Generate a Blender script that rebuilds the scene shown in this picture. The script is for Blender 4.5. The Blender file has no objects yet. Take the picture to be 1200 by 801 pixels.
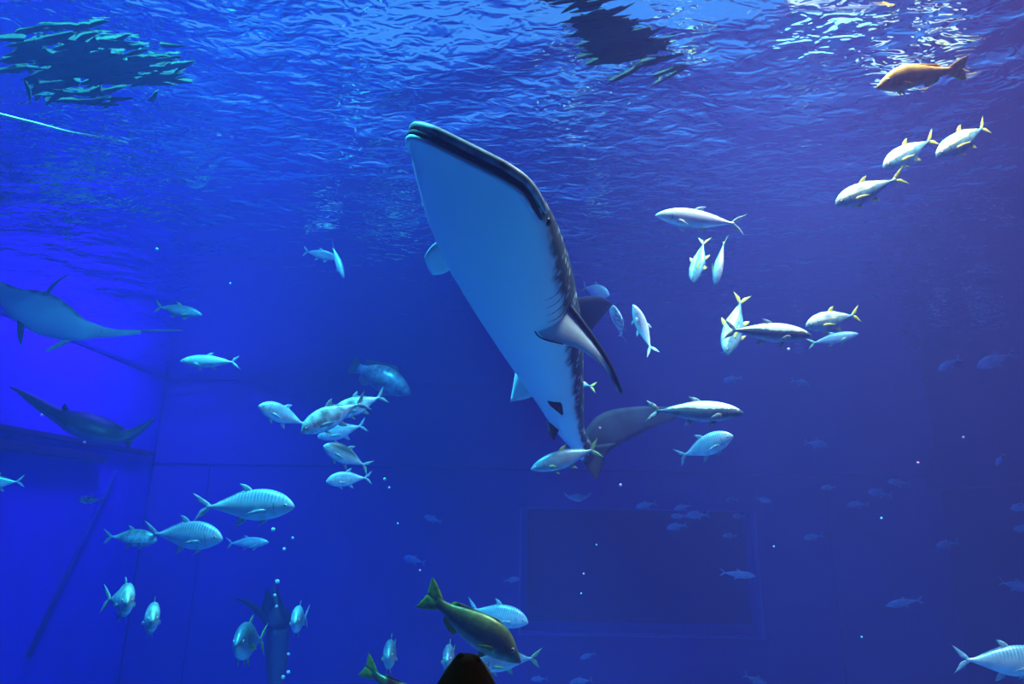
import bpy, bmesh, math, random
import numpy as np
from mathutils import Vector, Matrix

scene = bpy.context.scene
COL = scene.collection
random.seed(7)
rng = np.random.default_rng(11)

# ------------------------------------------------------------------ camera
FPX, CX, CY = 760.0, 600.0, 400.5
PITCH, ROLL = math.radians(15.0), math.radians(1.0)
_F = Vector((0, math.cos(PITCH), math.sin(PITCH)))
_U0 = Vector((0, -math.sin(PITCH), math.cos(PITCH)))
_X = Vector((1, 0, 0))
_R = _X * math.cos(ROLL) + _U0 * math.sin(ROLL)
_U = _U0 * math.cos(ROLL) - _X * math.sin(ROLL)
cam_data = bpy.data.cameras.new('camera')
cam_data.sensor_width = 36.0
cam_data.lens = 36.0 * FPX / 1200.0
cam_data.clip_end = 200
cam = bpy.data.objects.new('camera', cam_data)
COL.objects.link(cam)
m = Matrix.Identity(4)
for i in range(3):
    m[i][0], m[i][1], m[i][2] = _R[i], _U[i], -_F[i]
cam.matrix_world = m
scene.camera = cam

def at(px, py, d):
    """pixel + depth along the optical axis -> world point"""
    return (_F + _R * ((px - CX) / FPX) - _U * ((py - CY) / FPX)) * d

# tank measures (metres, camera at the origin)
XL, XR, YF, YB, ZS, ZF = -13.0, 15.6, 2.2, 24.0, 4.8, -6.2

# ------------------------------------------------------------------ world, sun, exposure
scene.view_settings.view_transform = 'Standard'
scene.view_settings.look = 'None'
scene.view_settings.gamma = 1.0
scene.view_settings.use_curve_mapping = False
scene.view_settings.exposure = 0.28
W = bpy.data.worlds.new('world')
scene.world = W
W.use_nodes = True
W.node_tree.nodes['Background'].inputs[0].default_value = (0.05, 0.26, 0.78, 1)
W.node_tree.nodes['Background'].inputs[1].default_value = 1.0

sun_d = bpy.data.lights.new('sun', 'SUN')
sun_d.energy = 5.2
sun_d.color = (0.17, 0.84, 1.0)
sun_d.angle = math.radians(8)
sun = bpy.data.objects.new('sun', sun_d)
COL.objects.link(sun)
sun.rotation_euler = (math.radians(26), math.radians(8), 0)

cy = scene.cycles
cy.volume_bounces = 1
cy.max_bounces = 8
cy.diffuse_bounces = 3
cy.glossy_bounces = 4
cy.transparent_max_bounces = 16
cy.transmission_bounces = 4
cy.caustics_reflective = False
cy.caustics_refractive = False
cy.sample_clamp_indirect = 4.0
cy.use_denoising = True

# ------------------------------------------------------------------ materials
def new_mat(name):
    mt = bpy.data.materials.new(name)
    mt.use_nodes = True
    nt = mt.node_tree
    return mt, nt, nt.nodes['Principled BSDF']

def N(nt, typ, **kw):
    n = nt.nodes.new(typ)
    for k, v in kw.items():
        setattr(n, k, v)
    return n

def plain(name, col, rough=0.6, metal=0.0, noise=0.0, scale=8.0, spec=0.4):
    mt, nt, b = new_mat(name)
    b.inputs['Roughness'].default_value = rough
    b.inputs['Metallic'].default_value = metal
    b.inputs['Specular IOR Level'].default_value = spec
    if noise > 0:
        tc = N(nt, 'ShaderNodeTexCoord')
        nz = N(nt, 'ShaderNodeTexNoise')
        nz.inputs['Scale'].default_value = scale
        nz.inputs['Detail'].default_value = 4
        rp = N(nt, 'ShaderNodeValToRGB')
        rp.color_ramp.elements[0].position = 0.3
        rp.color_ramp.elements[1].position = 0.7
        rp.color_ramp.elements[0].color = (*[c * (1 - noise) for c in col], 1)
        rp.color_ramp.elements[1].color = (*[min(1, c * (1 + noise)) for c in col], 1)
        nt.links.new(tc.outputs['Object'], nz.inputs['Vector'])
        nt.links.new(nz.outputs['Fac'], rp.inputs['Fac'])
        nt.links.new(rp.outputs['Color'], b.inputs['Base Color'])
    else:
        b.inputs['Base Color'].default_value = (*col, 1)
    return mt

M = {}
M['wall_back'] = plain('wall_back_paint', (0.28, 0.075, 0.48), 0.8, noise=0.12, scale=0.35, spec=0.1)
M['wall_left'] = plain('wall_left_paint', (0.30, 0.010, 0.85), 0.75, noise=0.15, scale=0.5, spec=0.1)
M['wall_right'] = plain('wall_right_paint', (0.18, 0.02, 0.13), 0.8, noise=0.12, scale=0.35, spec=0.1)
M['floor'] = plain('tank_floor', (0.12, 0.36, 0.54), 0.9, noise=0.3, scale=1.2, spec=0.1)  # floor colour kept pale to bounce light up onto the whale shark
M['hall_floor'] = plain('hall_carpet', (0.012, 0.01, 0.012), 0.95, noise=0.3, scale=30, spec=0.1)
M['groove'] = plain('dark_joint', (0.06, 0.05, 0.30), 0.8)
M['beam'] = plain('dark_beam', (0.10, 0.02, 0.10), 0.7, noise=0.2, scale=2)
M['frame'] = plain('pale_frame', (0.3, 0.2, 0.75), 0.5)
M['reveal'] = plain('window_reveal', (0.03, 0.07, 0.5), 0.7)
M['steel'] = plain('lamp_housing', (0.2, 0.22, 0.24), 0.4, 0.8)

# water: wavy top reflects totally beyond the critical angle, lets light through within it
def water_material():
    mt = bpy.data.materials.new('tank_water')
    mt.use_nodes = True
    nt = mt.node_tree
    nt.nodes.clear()
    out = N(nt, 'ShaderNodeOutputMaterial')
    geo = N(nt, 'ShaderNodeNewGeometry')
    att = N(nt, 'ShaderNodeAttribute', attribute_name='is_top')
    tc = N(nt, 'ShaderNodeTexCoord')
    mp = N(nt, 'ShaderNodeMapping')
    mp.inputs['Rotation'].default_value = (0, 0, math.radians(14))
    mp.inputs['Scale'].default_value = (1.0, 1.75, 1.0)
    nz = N(nt, 'ShaderNodeTexNoise')
    nz.inputs['Scale'].default_value = 3.4
    nz.inputs['Detail'].default_value = 2.0
    nz.inputs['Roughness'].default_value = 0.5
    nz.inputs['Distortion'].default_value = 0.5
    bp = N(nt, 'ShaderNodeBump')
    bp.inputs['Strength'].default_value = 0.42
    bp.inputs['Distance'].default_value = 0.09
    fr = N(nt, 'ShaderNodeFresnel')
    fr.inputs['IOR'].default_value = 1.333
    gl = N(nt, 'ShaderNodeBsdfGlossy')
    gl.inputs['Roughness'].default_value = 0.03
    gl.inputs['Color'].default_value = (1, 1, 1, 1)
    tr = N(nt, 'ShaderNodeBsdfTransparent')
    tr2 = N(nt, 'ShaderNodeBsdfTransparent')
    mx = N(nt, 'ShaderNodeMixShader')
    mx2 = N(nt, 'ShaderNodeMixShader')
    L = nt.links.new
    L(tc.outputs['Object'], mp.inputs['Vector'])
    L(mp.outputs['Vector'], nz.inputs['Vector'])
    L(nz.outputs['Fac'], bp.inputs['Height'])
    L(bp.outputs['Normal'], fr.inputs['Normal'])
    L(bp.outputs['Normal'], gl.inputs['Normal'])
    L(fr.outputs['Fac'], mx.inputs['Fac'])
    L(tr.outputs[0], mx.inputs[1])
    L(gl.outputs[0], mx.inputs[2])
    L(att.outputs['Fac'], mx2.inputs['Fac'])
    L(tr2.outputs[0], mx2.inputs[1])
    L(mx.outputs[0], mx2.inputs[2])
    L(mx2.outputs[0], out.inputs['Surface'])
    ab = N(nt, 'ShaderNodeVolumeAbsorption')
    ab.inputs['Color'].default_value = (0.36, 0.60, 0.86, 1)
    ab.inputs['Density'].default_value = 0.10
    sc = N(nt, 'ShaderNodeVolumeScatter')
    sc.inputs['Color'].default_value = (0.44, 0.27, 1.0, 1)
    sc.inputs['Density'].default_value = 0.016
    sc.inputs['Anisotropy'].default_value = 0.2
    ad = N(nt, 'ShaderNodeAddShader')
    L(ab.outputs[0], ad.inputs[0])
    L(sc.outputs[0], ad.inputs[1])
    L(ad.outputs[0], out.inputs['Volume'])
    return mt
M['water'] = water_material()

def pane_material(name, gloss=0.04):
    mt = bpy.data.materials.new(name)
    mt.use_nodes = True
    nt = mt.node_tree
    nt.nodes.clear()
    out = N(nt, 'ShaderNodeOutputMaterial')
    tr = N(nt, 'ShaderNodeBsdfTransparent')
    tr.inputs['Color'].default_value = (0.97, 0.99, 1, 1)
    gl = N(nt, 'ShaderNodeBsdfGlossy')
    gl.inputs['Roughness'].default_value = 0.02
    mx = N(nt, 'ShaderNodeMixShader')
    mx.inputs['Fac'].default_value = gloss
    nt.links.new(tr.outputs[0], mx.inputs[1])
    nt.links.new(gl.outputs[0], mx.inputs[2])
    nt.links.new(mx.outputs[0], out.inputs['Surface'])
    return mt
M['acrylic'] = pane_material('clear_acrylic', 0.01)

# ------------------------------------------------------------------ mesh helpers
def obj(name, me, mat=None, parent=None):
    o = bpy.data.objects.new(name, me)
    COL.objects.link(o)
    if mat is not None and len(me.materials) == 0:
        me.materials.append(mat)
    if parent is not None:
        o.parent = parent
    return o

def tag(o, label=None, cat=None, group=None, kind=None):
    if label: o['label'] = label
    if cat: o['category'] = cat
    if group: o['group'] = group
    if kind: o['kind'] = kind
    return o

def empty(name, loc=(0, 0, 0)):
    o = bpy.data.objects.new(name, None)
    o.empty_display_size = 0.1
    COL.objects.link(o)
    o.location = loc
    return o

def mesh(name, V, F, smooth=True):
    me = bpy.data.meshes.new(name)
    me.from_pydata([tuple(v) for v in V], [], F)
    me.update()
    bm = bmesh.new(); bm.from_mesh(me)
    bmesh.ops.recalc_face_normals(bm, faces=bm.faces)
    bm.to_mesh(me); bm.free()
    if smooth:
        me.polygons.foreach_set('use_smooth', [True] * len(me.polygons))
    return me

def boxes(name, bs, bevel=0.0):
    bm = bmesh.new()
    for (x0, x1, y0, y1, z0, z1) in bs:
        r = bmesh.ops.create_cube(bm, size=1.0)
        for v in r['verts']:
            v.co = Vector(((x0 + x1) / 2 + v.co.x * (x1 - x0), (y0 + y1) / 2 + v.co.y * (y1 - y0), (z0 + z1) / 2 + v.co.z * (z1 - z0)))
    if bevel > 0:
        bmesh.ops.bevel(bm, geom=bm.edges[:], offset=bevel, segments=2, affect='EDGES')
    me = bpy.data.meshes.new(name)
    bm.to_mesh(me); bm.free()
    return me

def crom(pts, n):
    """Catmull-Rom through tuples, n samples, uniform in parameter"""
    P = np.array(pts, float)
    k = len(P)
    out = []
    for i in range(n):
        t = i / (n - 1) * (k - 1)
        j = min(int(t), k - 2); u = t - j
        p0 = P[max(j - 1, 0)]; p1 = P[j]; p2 = P[j + 1]; p3 = P[min(j + 2, k - 1)]
        out.append(0.5 * ((2 * p1) + (p2 - p0) * u + (2 * p0 - 5 * p1 + 4 * p2 - p3) * u * u + (3 * p1 - p0 - 3 * p2 + p3) * u ** 3))
    return np.array(out)

def loft(name, rings, attr=None, cap=True):
    """rings: list of arrays (m,3) -> closed tube mesh, attr: per-ring-vertex value list"""
    n, mm = len(rings), len(rings[0])
    V = [tuple(p) for r in rings for p in r]
    F = []
    for i in range(n - 1):
        for j in range(mm):
            a = i * mm + j; b = i * mm + (j + 1) % mm
            F.append((a, b, b + mm, a + mm))
    A = list(attr) if attr is not None else None
    if cap:
        for k in (0, n - 1):
            c = np.mean(rings[k], axis=0)
            V.append(tuple(c)); ci = len(V) - 1
            if A is not None: A.append(float(np.mean(A[k * mm:(k + 1) * mm])))
            for j in range(mm):
                a = k * mm + j; b = k * mm + (j + 1) % mm
                F.append((a, b, ci) if k else (b, a, ci))
    me = mesh(name, V, F)
    if A is not None:
        at_ = me.attributes.new('dorsal', 'FLOAT', 'POINT')
        at_.data.foreach_set('value', np.array(A, dtype=np.float32))
    return me

def tube(name, pts, radii, seg=8, close_ends=True):
    P = [Vector(p) for p in pts]
    rings = []
    up = Vector((0.13, 0.21, 0.97))
    for i, p in enumerate(P):
        t = (P[min(i + 1, len(P) - 1)] - P[max(i - 1, 0)]).normalized()
        a = t.cross(up).normalized(); b = a.cross(t)
        r = radii[i] if hasattr(radii, '__len__') else radii
        rings.append(np.array([p + a * (r * math.cos(q)) + b * (r * math.sin(q)) for q in [2 * math.pi * k / seg for k in range(seg)]]))
    return loft(name, rings, cap=close_ends)

def fin(name, lead, trail, thick, nspan=10, nch=5):
    """thin lens-section fin between a leading and a trailing edge curve (root first, tip last)"""
    A = crom(lead, nspan); B = crom(trail, nspan)
    V = []; F = []
    for side in (1, -1):
        for i in range(nspan):
            mid = (B[i] - A[i])
            for j in range(nch + 1):
                u = j / nch
                V.append(A[i] + mid * u)
    V = np.array(V).reshape(2, nspan, nch + 1, 3)
    # normals from the sheet itself
    S = V[0]
    for i in range(nspan):
        for j in range(nch + 1):
            du = S[min(i + 1, nspan - 1), j] - S[max(i - 1, 0), j]
            dv = S[i, min(j + 1, nch)] - S[i, max(j - 1, 0)]
            n = np.cross(du, dv); l = np.linalg.norm(n)
            if l < 1e-12:
                ref_i = max(i - 1, 1)
                du = S[ref_i, j] - S[ref_i - 1, j]; dv = S[ref_i, nch] - S[ref_i, 0]
                n = np.cross(du, dv); l = np.linalg.norm(n) + 1e-12
            n = n / l
            t = thick * (4 * (j / nch) * (1 - j / nch)) * (1 - 0.75 * i / (nspan - 1)) + thick * 0.06
            V[0, i, j] = S[i, j] + n * t
            V[1, i, j] = V[1, i, j] - n * t
    W_ = nch + 1
    def idx(s, i, j): return s * nspan * W_ + i * W_ + j
    for i in range(nspan - 1):
        for j in range(nch):
            F.append((idx(0, i, j), idx(0, i, j + 1), idx(0, i + 1, j + 1), idx(0, i + 1, j)))
            F.append((idx(1, i, j), idx(1, i + 1, j), idx(1, i + 1, j + 1), idx(1, i, j + 1)))
        for j in (0, nch):
            F.append((idx(0, i, j), idx(0, i + 1, j), idx(1, i + 1, j), idx(1, i, j)))
    for j in range(nch):
        for i in (0, nspan - 1):
            F.append((idx(0, i, j), idx(1, i, j), idx(1, i, j + 1), idx(0, i, j + 1)))
    return mesh(name, V.reshape(-1, 3), F)

# ------------------------------------------------------------------ the tank shell
WX0, WX1, WZ0, WZ1 = 0.45, 8.75, -3.85, 0.30        # back viewing window
T = 0.5
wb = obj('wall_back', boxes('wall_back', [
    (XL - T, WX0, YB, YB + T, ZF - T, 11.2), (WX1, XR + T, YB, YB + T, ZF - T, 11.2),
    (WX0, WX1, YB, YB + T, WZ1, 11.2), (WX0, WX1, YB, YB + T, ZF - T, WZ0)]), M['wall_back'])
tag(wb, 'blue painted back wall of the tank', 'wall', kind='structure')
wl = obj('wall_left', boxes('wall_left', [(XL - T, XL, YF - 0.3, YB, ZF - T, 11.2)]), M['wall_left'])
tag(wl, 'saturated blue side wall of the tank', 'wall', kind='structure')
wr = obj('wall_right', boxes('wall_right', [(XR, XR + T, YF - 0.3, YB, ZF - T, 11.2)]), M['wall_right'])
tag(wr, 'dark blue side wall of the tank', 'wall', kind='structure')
fl = obj('floor', boxes('floor', [(XL - T, XR + T, YF, YB + T, ZF - T, ZF)]), M['floor'])
tag(fl, 'blue floor of the tank', 'floor', kind='structure')
hf = obj('floor_hall', boxes('floor_hall', [(XL, XR, -6, YF - 0.3, -1.95, -1.75)]), M['hall_floor'])
tag(hf, 'dark carpet of the viewing hall', 'floor', kind='structure')
wf = obj('wall_front', boxes('wall_front', [(XL, XR, YF - 0.3, YF, ZF, -1.75)]), M['beam'])
tag(wf, 'dark wall under the viewing window', 'wall', kind='structure')
for nm, bx_, lb in (('ceiling', (XL, XR, -6, YF - .3, 5.2, 5.4), 'dark ceiling of the viewing hall'), ('wall_rear', (XL, XR, -6.2, -6, -1.95, 5.4), 'dark rear wall of the viewing hall'),
                    ('wall_hall_left', (XL - .2, XL, -6.2, YF - .3, -1.95, 5.4), 'dark side wall of the viewing hall'), ('wall_hall_right', (XR, XR + .2, -6.2, YF - .3, -1.95, 5.4), 'dark side wall of the viewing hall')):
    tag(obj(nm, boxes(nm, [bx_]), M['hall_floor']), lb, 'wall', kind='structure')
tag(obj('wall_lintel', boxes('wall_lintel', [(XL, XR, YF - .3, YF, ZS + .3, 11.2)]), M['beam']), 'dark wall over the viewing window', 'wall', kind='structure')
w2 = obj('window_2', boxes('window_2', [(XL, XR, YF - 0.22, YF - 0.02, -1.75, ZS + 0.3)]), M['acrylic'])
tag(w2, 'large clear acrylic viewing panel', 'window', kind='structure')

# joints and ledges
def trim(name, bs, mat, label, bevel=0.0):
    o = obj(name, boxes(name, bs, bevel), mat)
    tag(o, label, 'trim', kind='structure')
    return o
trim('trim_1', [(XL, XR, YB - 0.03, YB, 1.60, 1.66)], M['groove'], 'thin dark joint along the back wall')
trim('trim_2', [(XL, XL + 0.05, YB - 0.05, YB, ZF, ZS), ], M['groove'], 'dark corner joint')
trim('trim_3', [(XR - 0.75, XR, YF, YB - 0.4, 1.15, 1.85)], M['beam'], 'dark beam along the side wall', 0.03)
trim('trim_4', [(XL, XL + 0.2, YF, YB - 0.2, 1.86, 2.02)], M['beam'], 'upper dark ledge along the saturated blue wall', 0.03)
trim('trim_5', [(XL, XL + 0.3, YF, YB - 3.2, 1.40, 1.66)], M['beam'], 'lower dark ledge along the saturated blue wall', 0.03)
for k, x in enumerate((-10.9, 11.4)):
    trim('trim_%d' % (6 + k), [(x, x + 0.035, YB - 0.02, YB, ZF, 1.6)], M['groove'], 'thin vertical joint on the back wall')
pipe = tube('trim_9', [(XL + 0.07, 19.2, -3.9), (XL + 0.07, 21.7, 1.2)], 0.07)
tag(obj('trim_9', pipe, M['groove']), 'slanting dark pipe on the saturated blue wall', 'trim', kind='structure')

# back window: pale outer frame, reveal, inner pane, dark room
win = empty('window_1', ((WX0 + WX1) / 2, YB, WZ0))
tag(win, 'wide viewing window in the back wall', 'window', kind='structure')
def wpart(name, bs, mat, bevel=0.0):
    me = boxes(name, [(a - win.location.x, b - win.location.x, c - YB, d - YB, e - WZ0, f - WZ0) for a, b, c, d, e, f in bs], bevel)
    return obj(name, me, mat, win)
fw = 0.07
wpart('outer_frame', [(WX0 - fw, WX0, YB - 0.06, YB, WZ0 - fw, WZ1), (WX1, WX1 + fw, YB - 0.06, YB, WZ0 - fw, WZ1),
                      (WX0, WX1, YB - 0.06, YB, WZ0 - fw, WZ0)], M['frame'])
wpart('reveal', [(WX0, WX0 + 0.02, YB, YB + T, WZ0, WZ1), (WX1 - 0.02, WX1, YB, YB + T, WZ0, WZ1),
                 (WX0, WX1, YB, YB + T, WZ0, WZ0 + 0.02), (WX0, WX1, YB, YB + T, WZ1 - 0.02, WZ1)], M['frame'])
wpart('inner_frame', [(WX0 + 0.02, WX0 + 0.24, YB + 0.3, YB + 0.4, WZ0, WZ1), (WX1 - 0.24, WX1 - 0.02, YB + 0.3, YB + 0.4, WZ0, WZ1),
                      (WX0 + 0.24, WX1 - 0.24, YB + 0.3, YB + 0.4, WZ0, WZ0 + 0.34)], M['reveal'])
wpart('pane', [(WX0 + 0.02, WX1 - 0.02, YB + 0.42, YB + 0.46, WZ0, WZ1)], plain('dark_glass', (0.14, 0.03, 0.17), 0.15))

# ------------------------------------------------------------------ the water body
def build_water():
    dx = 0.075
    nx = int((XR - XL + 0.2) / dx); ny = int((YB - YF + 0.1) / dx)
    xs = np.linspace(XL + 0.002, XR - 0.002, nx); ys = np.linspace(YF + 0.002, YB - 0.002, ny)
    X, Y = np.meshgrid(xs, ys)
    Z = np.zeros_like(X)
    r = np.random.default_rng(5)
    wx = X + 0.35 * np.sin(0.9 * Y + 1.1) + 0.22 * np.sin(1.7 * X - 1.3 * Y)
    wy = Y + 0.30 * np.sin(1.1 * X + 0.4) + 0.20 * np.sin(1.5 * X + 1.9 * Y)
    for k in range(46):
        lam = 0.32 * (7.5 ** r.random())
        th = r.normal(math.pi / 2 - 0.15, 0.75)
        kx, ky = 2 * math.pi / lam * math.cos(th), 2 * math.pi / lam * math.sin(th)
        Z += 0.0021 * lam ** 1.15 * np.sin(kx * wx + ky * wy + r.random() * 6.283)
    edge = np.minimum(np.minimum(X - XL, XR - X), np.minimum(Y - YF + 0.4, YB - Y)).clip(0, 1)
    Z = ZS + Z * edge
    Vt = np.stack([X, Y, Z], -1).reshape(-1, 3)
    n = nx * ny
    # bottom ring of the domain: copy of the border
    border = [j for j in range(nx)] + [i * nx + nx - 1 for i in range(1, ny)] + \
             [(ny - 1) * nx + j for j in range(nx - 2, -1, -1)] + [i * nx for i in range(ny - 2, 0, -1)]
    Vb = Vt[border].copy(); Vb[:, 2] = ZF + 0.002
    V = np.concatenate([Vt, Vb])
    I, J = np.meshgrid(np.arange(ny - 1), np.arange(nx - 1), indexing='ij')
    a = (I * nx + J).ravel()
    quads = np.stack([a, a + 1, a + 1 + nx, a + nx], -1)
    nb = len(border)
    side = np.array([(border[k], n + k, n + (k + 1) % nb, border[(k + 1) % nb]) for k in range(nb)])
    allq = np.concatenate([quads, side])
    me = bpy.data.meshes.new('water')
    me.vertices.add(len(V)); me.vertices.foreach_set('co', V.ravel())
    nf = len(allq) + 1
    loops = np.concatenate([allq.ravel(), np.arange(n + nb - 1, n - 1, -1)])
    me.loops.add(len(loops)); me.loops.foreach_set('vertex_index', loops.astype(np.int32))
    me.polygons.add(nf)
    starts = np.concatenate([np.arange(len(allq)) * 4, [len(allq) * 4]])
    tot = np.concatenate([np.full(len(allq), 4), [nb]])
    me.polygons.foreach_set('loop_start', starts.astype(np.int32))
    me.polygons.foreach_set('loop_total', tot.astype(np.int32))
    me.update(calc_edges=True); me.validate()
    sm = np.zeros(len(me.polygons), bool); sm[:len(quads)] = True
    me.polygons.foreach_set('use_smooth', sm)
    A = me.attributes.new('is_top', 'FLOAT', 'FACE')
    A.data.foreach_set('value', sm.astype(np.float32))
    o = obj('water', me, M['water'])
    tag(o, 'clear blue water filling the tank, rippled at its surface', 'water', kind='stuff')
build_water()

# ------------------------------------------------------------------ lamps over the water
def emit(name, col, s):
    mt = bpy.data.materials.new(name); mt.use_nodes = True
    nt = mt.node_tree; nt.nodes.clear()
    out = N(nt, 'ShaderNodeOutputMaterial'); e = N(nt, 'ShaderNodeEmission')
    e.inputs[0].default_value = (*col, 1); e.inputs[1].default_value = s
    nt.links.new(e.outputs[0], out.inputs[0])
    return mt
TRUSS = []
def lamp(x, y, z, sx, sy, watts, col, label, aim=None, glow=6.0):
    root = empty('flood_lamp', (x, y, z))
    tag(root, label, 'lamp', 'lamps hung over the water')
    if aim is not None:
        root.rotation_euler = (Vector(aim) - Vector((x, y, z))).to_track_quat('-Z', 'Y').to_euler()
    h = obj('housing', boxes('housing', [(-sx / 2 - .08, sx / 2 + .08, -sy / 2 - .08, sy / 2 + .08, 0.02, 0.3)], 0.02), M['steel'], root)
    obj('lens', boxes('lens', [(-sx / 2, sx / 2, -sy / 2, sy / 2, -0.005, 0.02)]), emit('lamp_glow', col, glow), root)
    TRUSS.append(y)
    up_l = root.rotation_euler.to_matrix().inverted() @ Vector((0, 0, 10.95 - z))
    obj('hanger', tube('hanger', [up_l.normalized() * .15, up_l], .03, 6), M['steel'], root)
    ld = bpy.data.lights.new('lamp_light', 'AREA')
    ld.shape = 'RECTANGLE'; ld.size = sx; ld.size_y = sy
    ld.energy = watts; ld.color = col; ld.spread = math.radians(115)
    lo = bpy.data.objects.new('lamp_light', ld); COL.objects.link(lo)
    lo.parent = root; lo.location = (0, 0, -0.02)
    return root
lamp(4.4, 4.0, 9.2, 3.0, 2.0, 1150, (1.0, 0.92, 0.78), 'white flood lamp above the yellow-tailed jacks', (4.6, 6.8, 3))
lamp(-4.0, 4.6, 9.5, 2.4, 2.0, 2000, (0.10, 0.85, 1.0), 'cyan flood lamp above the striped trevallies', (-3.0, 8.0, 0))
lamp(-10.5, 18.0, 9.8, 2.0, 2.0, 1100, (0.14, 0.06, 1.0), 'deep blue flood lamp near the saturated blue wall', (-13, 19.5, 0))
def on_line(px, py, z):
    d = at(px, py, 1.0); return d * (z / d.z)
q = on_line(968, 44, 7.5); lamp(q.x, q.y, q.z, 1.5, 1.0, 350, (0.35, 1.0, 0.95), 'cyan-white flood lamp glinting through the ripples beside the orange fish', (q.x, q.y, 0), 2.6)
q = on_line(815, -48, 7.5); lamp(q.x, q.y, q.z, 1.6, 1.0, 350, (0.30, 0.95, 1.0), 'cyan-white flood lamp glinting through the ripples beside the strip of added dark scraps', (q.x, q.y, 0), 2.0)
for k, y in enumerate(TRUSS):
    trim('trim_%d' % (20 + k), [(XL, XR, y - .06, y + .06, 10.9, 11.1)], M['steel'], 'steel truss spanning the tank above the water')

# ------------------------------------------------------------------ animal materials
def skin(name, back, mid, belly, z0=-0.06, z1=0.10, bars=0.0, bar_col=None, rough=0.35, metal=0.25, mott=0.15, stripe=None, bar_scale=9.0):
    """counter-shaded fish skin: back / flank / belly by height on the body, optional bars over the back"""
    mt, nt, b = new_mat(name)
    L = nt.links.new
    b.inputs['Roughness'].default_value = rough
    b.inputs['Metallic'].default_value = metal
    tc = N(nt, 'ShaderNodeTexCoord')
    sp = N(nt, 'ShaderNodeSeparateXYZ')
    L(tc.outputs['Object'], sp.inputs[0])
    nz = N(nt, 'ShaderNodeTexNoise'); nz.inputs['Scale'].default_value = 14; nz.inputs['Detail'].default_value = 3
    L(tc.outputs['Object'], nz.inputs['Vector'])
    ml = N(nt, 'ShaderNodeMath', operation='MULTIPLY_ADD'); ml.inputs[1].default_value = 0.05; 
    L(nz.outputs['Fac'], ml.inputs[0]); L(sp.outputs['Z'], ml.inputs[2])
    mr = N(nt, 'ShaderNodeMapRange'); mr.inputs['From Min'].default_value = z0 + 0.025; mr.inputs['From Max'].default_value = z1 + 0.025
    L(ml.outputs[0], mr.inputs['Value'])
    rp = N(nt, 'ShaderNodeValToRGB')
    e = rp.color_ramp.elements
    e[0].position = 0.0; e[0].color = (*belly, 1)
    e[1].position = 1.0; e[1].color = (*back, 1)
    q = e.new(0.45); q.color = (*mid, 1)
    if stripe is not None:
        q = e.new(0.60); q.color = (*mid, 1)
        q = e.new(0.66); q.color = (*stripe, 1)
        q = e.new(0.72); q.color = (*back, 1)
    L(mr.outputs[0], rp.inputs['Fac'])
    colout = rp.outputs['Color']
    if bars > 0:
        wv = N(nt, 'ShaderNodeTexWave', wave_type='BANDS', bands_direction='X')
        wv.inputs['Scale'].default_value = bar_scale; wv.inputs['Distortion'].default_value = 1.2; wv.inputs['Detail'].default_value = 1
        L(tc.outputs['Object'], wv.inputs['Vector'])
        mk = N(nt, 'ShaderNodeMapRange'); mk.inputs['From Min'].default_value = 0.03; mk.inputs['From Max'].default_value = 0.11
        L(sp.outputs['Z'], mk.inputs['Value'])
        mm = N(nt, 'ShaderNodeMath', operation='MULTIPLY'); L(wv.outputs['Fac'], mm.inputs[0]); L(mk.outputs[0], mm.inputs[1])
        m2 = N(nt, 'ShaderNodeMath', operation='MULTIPLY'); L(mm.outputs[0], m2.inputs[0]); m2.inputs[1].default_value = bars
        mx = N(nt, 'ShaderNodeMix', data_type='RGBA'); L(m2.outputs[0], mx.inputs['Factor'])
        L(colout, mx.inputs['A']); mx.inputs['B'].default_value = (*bar_col, 1)
        colout = mx.outputs['Result']
    # blotches of reflective scales
    n2 = N(nt, 'ShaderNodeTexNoise'); n2.inputs['Scale'].default_value = 9; n2.inputs['Detail'].default_value = 5
    L(tc.outputs['Object'], n2.inputs['Vector'])
    r2 = N(nt, 'ShaderNodeMapRange'); r2.inputs['From Min'].default_value = 0.35; r2.inputs['From Max'].default_value = 0.65
    r2.inputs['To Min'].default_value = 1 - mott; r2.inputs['To Max'].default_value = 1 + mott
    L(n2.outputs['Fac'], r2.inputs['Value'])
    vm = N(nt, 'ShaderNodeVectorMath', operation='SCALE'); L(colout, vm.inputs[0]); L(r2.outputs[0], vm.inputs['Scale'])
    L(vm.outputs['Vector'], b.inputs['Base Color'])
    # scale relief
    vo = N(nt, 'ShaderNodeTexVoronoi'); vo.inputs['Scale'].default_value = 60
    L(tc.outputs['Object'], vo.inputs['Vector'])
    bp = N(nt, 'ShaderNodeBump'); bp.inputs['Strength'].default_value = 0.12; bp.inputs['Distance'].default_value = 0.01
    L(vo.outputs['Distance'], bp.inputs['Height']); L(bp.outputs['Normal'], b.inputs['Normal'])
    return mt

def fin_mat(name, col, edge=None, rough=0.5):
    mt, nt, b = new_mat(name)
    tc = N(nt, 'ShaderNodeTexCoord')
    wv = N(nt, 'ShaderNodeTexNoise'); wv.inputs['Scale'].default_value = 25
    rp = N(nt, 'ShaderNodeValToRGB')
    rp.color_ramp.elements[0].position = 0.35; rp.color_ramp.elements[1].position = 0.7
    rp.color_ramp.elements[0].color = (*[c * 0.7 for c in col], 1)
    rp.color_ramp.elements[1].color = (*(edge or col), 1)
    nt.links.new(tc.outputs['Object'], wv.inputs['Vector'])
    nt.links.new(wv.outputs['Fac'], rp.inputs['Fac'])
    nt.links.new(rp.outputs['Color'], b.inputs['Base Color'])
    b.inputs['Roughness'].default_value = rough
    return mt

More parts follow.
